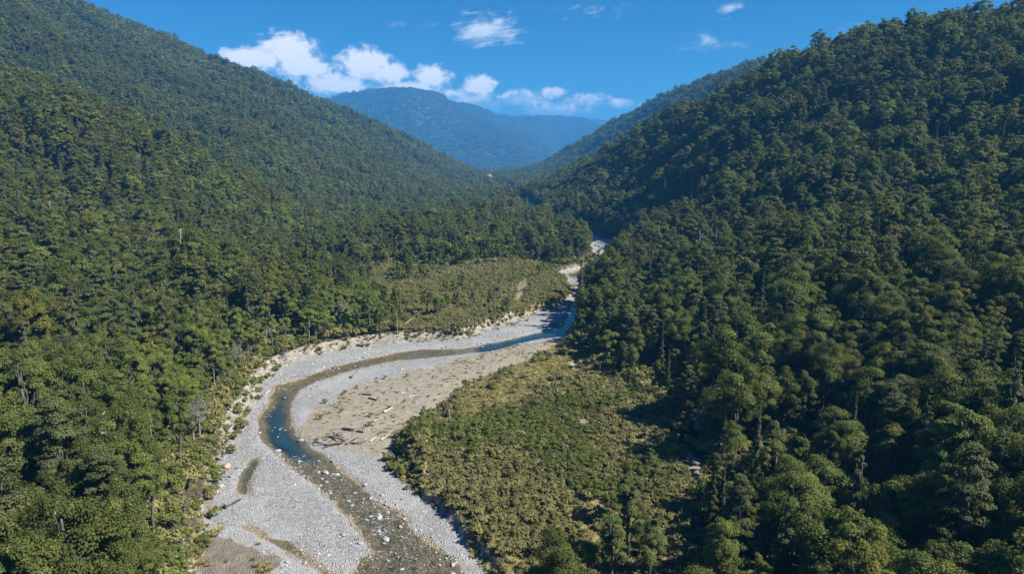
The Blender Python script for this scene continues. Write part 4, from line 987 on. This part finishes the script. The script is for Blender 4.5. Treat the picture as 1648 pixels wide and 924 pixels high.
LOGS = [  # survey end points, radius, wood, lift at far end, roots, label
    ((564, 609), (584, 593), .22, 'greywood', .6, True, 'grey log with a dark root wad lying on the pale gravel'),
    ((583, 637), (598, 639), .28, 'darkwood', .1, False, 'short dark log on the bar, left of two dark logs'),
    ((594, 644), (607, 648), .30, 'darkwood', .1, False, 'short dark log on the bar, right of two dark logs'),
    ((601, 682), (616, 678), .38, 'deadwood', .2, False, 'thick bleached white log on the bar by a round bush'),
    ((618, 667), (632, 661), .32, 'deadwood', .3, False, 'bleached white log slanting across the middle of the bar'),
    ((613, 711), (626, 703), .25, 'deadwood', .2, False, 'slim white log right of the driftwood pile'),
    ((595, 713), (606, 707), .22, 'deadwood', .2, False, 'white log touching the right end of the driftwood pile'),
    ((552, 694), (571, 698), .34, 'darkwood', .3, False, 'dark thick log behind the driftwood pile'),
    ((575, 698), (585, 700), .34, 'darkwood', .1, False, 'stubby dark log right behind the driftwood pile'),
    ((506, 717), (575, 716), .30, 'greywood', .3, False, 'longest grey log along the front of the driftwood pile'),
    ((512, 708), (556, 702), .24, 'greywood', .9, False, 'grey log leaning across the left of the driftwood pile'),
    ((538, 698), (556, 714), .22, 'greywood', .5, False, 'grey log pointing downhill in the middle of the driftwood pile'),
    ((528, 703), (558, 716), .24, 'greywood', 1.0, False, 'thin grey log crossing over the driftwood pile'),
    ((520, 722), (560, 712), .20, 'darkwood', .6, False, 'dark sodden branch under the driftwood pile'),
    ((560, 716), (592, 713), .24, 'greywood', .4, False, 'grey log at the right end of the driftwood pile'),
    ((508, 713), (530, 720), .26, 'darkwood', .2, True, 'dark root-ended log at the left end of the driftwood pile'),
    ((546, 720), (582, 707), .16, 'greywood', 1.1, False, 'slender branch sticking up from the driftwood pile'),
    ((645, 637), (654, 635), .22, 'deadwood', .1, False, 'small white log near the upper middle of the bar'),
    ((659, 642), (680, 640), .26, 'deadwood', .1, False, 'pale log lying level on the upper bar'),
    ((660, 646), (676, 643), .2, 'greywood', .1, False, 'grey stick just in front of the pale level log'),
    ((470, 607), (499, 605), .26, 'greywood', .1, False, 'grey log stranded at the foot of the far cut bank'),
    ((362, 819), (389, 807), .24, 'darkwood', .3, True, 'brown snag of roots on the gravel below the side pool'),
    ((790, 567), (812, 563), .22, 'greywood', .1, False, 'grey log by the green bushes near the upper channel'),
    ((700, 551), (714, 545), .25, 'greywood', .2, False, 'grey log on the far shore right of the root plate'),
    ((884, 524), (900, 524), .35, 'darkwood', .2, False, 'dark log on the gravel at the upper bend'),
    ((845, 505), (862, 498), .3, 'greywood', .2, False, 'grey log at the scrub edge above the upper bend'),
    ((700, 820), (735, 806), .16, 'deadwood', .4, False, 'thin pale branch lying at the scrub edge above the bank'),
    ((380, 705), (398, 690), .2, 'deadwood', .5, False, 'pale fallen pole across the left bank'),
    ((356, 700), (384, 668), .18, 'greywood', 1.0, False, 'long grey pole leaning down the left bank'),
    ((642, 545), (664, 533), .45, 'palebark', 2.2, True, 'pale fallen trunk with dark upturned root plate on far bank'),
]
for i, (a, b, r_, mt, lift, roots, lab) in enumerate(LOGS):
    pa = np.array(G(*a)); pb = np.array(G(*b)); za, zb_ = float(gz(*pa)[0]), float(gz(*pb)[0])
    v = Vector((pb[0] - pa[0], pb[1] - pa[1], zb_ - za + lift)); L = v.length
    e = bpy.data.objects.new('driftwood_log', None); COL.objects.link(e); e.location = (pa[0], pa[1], za + r_ * .7); e.rotation_euler = v.to_track_quat('X', 'Z').to_euler()
    link('stem', log_mesh(L, r_, 40 + i, mt, 2 if r_ < .3 else 1), e)
    if roots: link('root_plate', rootplate_mesh(r_ * (4.2 if r_ < .4 else 5.0), 60 + i, 'darkwood'), e)
    tag(e, lab, 'log', 'driftwood on the bar and banks')

# ------------------------------------------------------------------ dead standing trees
def snag(name, x, y, lv, hgt, r_, forks, seed, lab, lean=(0, 0), mt='deadwood'):
    X, Y = G(x, y, lv); z = float(gz(X, Y)[0]); q = np.random.default_rng(seed)
    top = np.array([lean[0], lean[1], hgt])
    e = bpy.data.objects.new(name, None); COL.objects.link(e); e.location = (X, Y, z)
    path = wiggle([0, 0, -.6], top, 9, hgt * .012, q); V, F = [], []
    r_ *= 0.78
    tube(path, np.linspace(r_ * 1.3, r_ * .45, 9), 8, V, F); link('trunk', np_mesh('dead_trunk', np.vstack(V), np.vstack(F), [M[mt]], None, True), e)
    for (t, dx, dy, dz) in forks:
        i = t * 8; a = path[int(i)] * (1 - i % 1) + path[min(8, int(i) + 1)] * (i % 1); b = a + np.array([dx, dy, dz]); V, F = [], []
        pth = wiggle(a, b, 6, np.linalg.norm([dx, dy, dz]) * .05, q); tube(pth, np.linspace(r_ * .62, r_ * .16, 6), 6, V, F)
        for k in range(2):
            i2 = int(q.integers(2, 5)); tube(wiggle(pth[i2], pth[i2] + q.normal(size=3) * np.array([.8, .8, .6]) + np.array([dx, dy, abs(dz)]) * .15, 3, .05, q), [r_ * .25, r_ * .15, r_ * .06], 5, V, F)
        link('branch', np_mesh('dead_branch', np.vstack(V), np.vstack(F), [M[mt]], None, True), e)
    tag(e, lab, 'dead tree', 'bleached dead trees')
snag('dead_tree', 178, 757, 14.5, 18.3, .36, [(.82, -3.2, 0, 3.0), (.85, .6, .3, 3.6), (.7, 1.6, .5, 1.4)], 1, 'forked white dead tree poking out of the lower left forest', (-.9, 0))
snag('dead_tree', 16, 895, 12, 19, .45, [(.6, 2.2, 0, 1.0), (.8, -1.8, .4, 2.0), (.7, 1.2, -.5, 2.2), (.9, -1.2, 0, 2.2)], 2, 'thick white dead trunk at the left picture edge near the bottom', (-1.6, 0))
snag('dead_tree', 93, 915, 13, 16.5, .3, [(.75, 1.3, 0, 1.5), (.85, -1.2, .2, 1.8), (.65, -1.0, .4, 1.0), (.92, .8, 0, 1.4)], 3, 'slim pale dead trunk at the bottom edge, right of the thick one', (.3, 0))
snag('dead_tree', 247, 728, 13, 15.5, .14, [(.8, .6, 0, .9), (.88, -.5, 0, 1.0)], 4, 'thin grey dead spar above the round tree beside the riverbank')
snag('dead_tree', 1130, 424, 22, 25, .40, [(.75, -2.2, 0, 1.5), (.85, 1.5, 0, 2.0)], 5, 'tall white dead tree on the right spur above the river', (-2.2, 0))
snag('dead_tree', 1151, 418, 22, 22, .2, [(.8, .7, 0, 1.4)], 6, 'thin grey dead spar right of the tall white dead tree')
snag('dead_tree', 295, 418, 24, 24, .42, [(.8, 1.6, 0, 1.8), (.7, -1.4, 0, 1.0), (.9, -.8, 0, 1.5)], 7, 'white dead tree standing midway up the left hillside')
snag('dead_tree', 250, 590, 14, 16.5, .16, [(.85, .9, 0, 1.0)], 8, 'slim dead spar among the trees left of the river bend', (0, 0), 'greywood')
snag('dead_tree', 86, 385, 30, 19, .3, [(.8, 1.2, 0, 1.6), (.85, -1.2, 0, 1.2)], 9, 'pale dead tree on the left hillside left of the white one', (.6, 0))
snag('dead_tree', 232, 430, 26, 19, .25, [(.85, -2.4, 0, .8), (.8, 1.5, 0, 1.4)], 10, 'grey leaning dead tree on the left hillside', (-2.5, 0))
snag('broken_stump', 724, 690, 1.5, 5.6, .42, [(.9, .25, .1, .7)], 11, 'weathered grey broken stump standing at the scrub edge of the bar', (-.15, 0), 'greywood')
snag('dead_tree', 640, 538, 3, 9, .13, [(.7, .4, 0, .8), (.8, -.4, 0, .8)], 12, 'thin dead pole beside the upturned root plate on far bank')
for i, (x, y) in enumerate([(322, 700, ), (1135, 700), (1128, 685), (312, 712)]):
    X, Y = G(x, y, 5); z = float(gz(X, Y)[0])
    place('grey', 0, X, Y, z, .75, .85, i * 2.2, .7, 'twiggy_tree', ['bare grey twiggy tree at the top of the left bank', 'bare grey twiggy tree at the shaded stream, nearer one', 'bare grey twiggy tree at the shaded stream, farther one', 'smaller bare twiggy tree beside the left bank'][i], 'tree', None, (1900, 0.5))

# far pale slip on the valley side
r_ = np.random.default_rng(5); X, Y, Zt = P(785, 287, 1900); gu = np.linspace(-1, 1, 15); gv = np.linspace(0, 1, 9); UU, VV_ = np.meshgrid(gu, gv)
edge_ = 1 - 0.35 * VV_ + 0.12 * fbm(UU * 3, VV_ * 3, 3, 3)
sv_ = np.stack([X + UU * 15 * edge_ + 3 * VV_, Y + VV_ * 16 + fbm(UU * 4, VV_ * 4, 9, 3) * 3, Zt - 6 + VV_ * 19 + fbm(UU * 5, VV_ * 5, 12, 2) * 2 - 7 * UU ** 2], -1).reshape(-1, 3)
ii = np.arange(15 * 9).reshape(9, 15); sf = np.stack([ii[:-1, :-1], ii[:-1, 1:], ii[1:, 1:], ii[1:, :-1]], -1).reshape(-1, 4)
M['slip'] = simple('pale_slip', (0.20, 0.165, 0.14), (0.32, 0.275, 0.245), 0.2, .95, .5)
so = link('landslip', np_mesh('landslip', sv_, sf, [M['slip']], None, False)); tag(so, 'pale pinkish landslip scar far up the valley', 'landslip')
print('details', round(time.time() - T0, 1))

# ------------------------------------------------------------------ haze
hz = np.array([[x, y, z] for x in (-14000, 14000) for y in (-600, 14500) for z in (-4, 960)], float)
hf = [[0, 1, 3, 2], [4, 6, 7, 5], [0, 4, 5, 1], [2, 3, 7, 6], [0, 2, 6, 4], [1, 5, 7, 3]]
hm, n = mat('haze'); pv = n.new('ShaderNodeVolumePrincipled'); pv.inputs['Color'].default_value = (0.11, 0.46, 1.0, 1); pv.inputs['Density'].default_value = 0.00012; pv.inputs['Anisotropy'].default_value = 0.0
o_ = n.new('ShaderNodeOutputMaterial'); n.put(o_.inputs['Volume'], pv.outputs[0])
hzo = link('haze', np_mesh('haze', hz, hf, [hm])); tag(hzo, 'thin blue air between the camera and the far ranges', None, None, 'stuff')
print('done', round(time.time() - T0, 1))
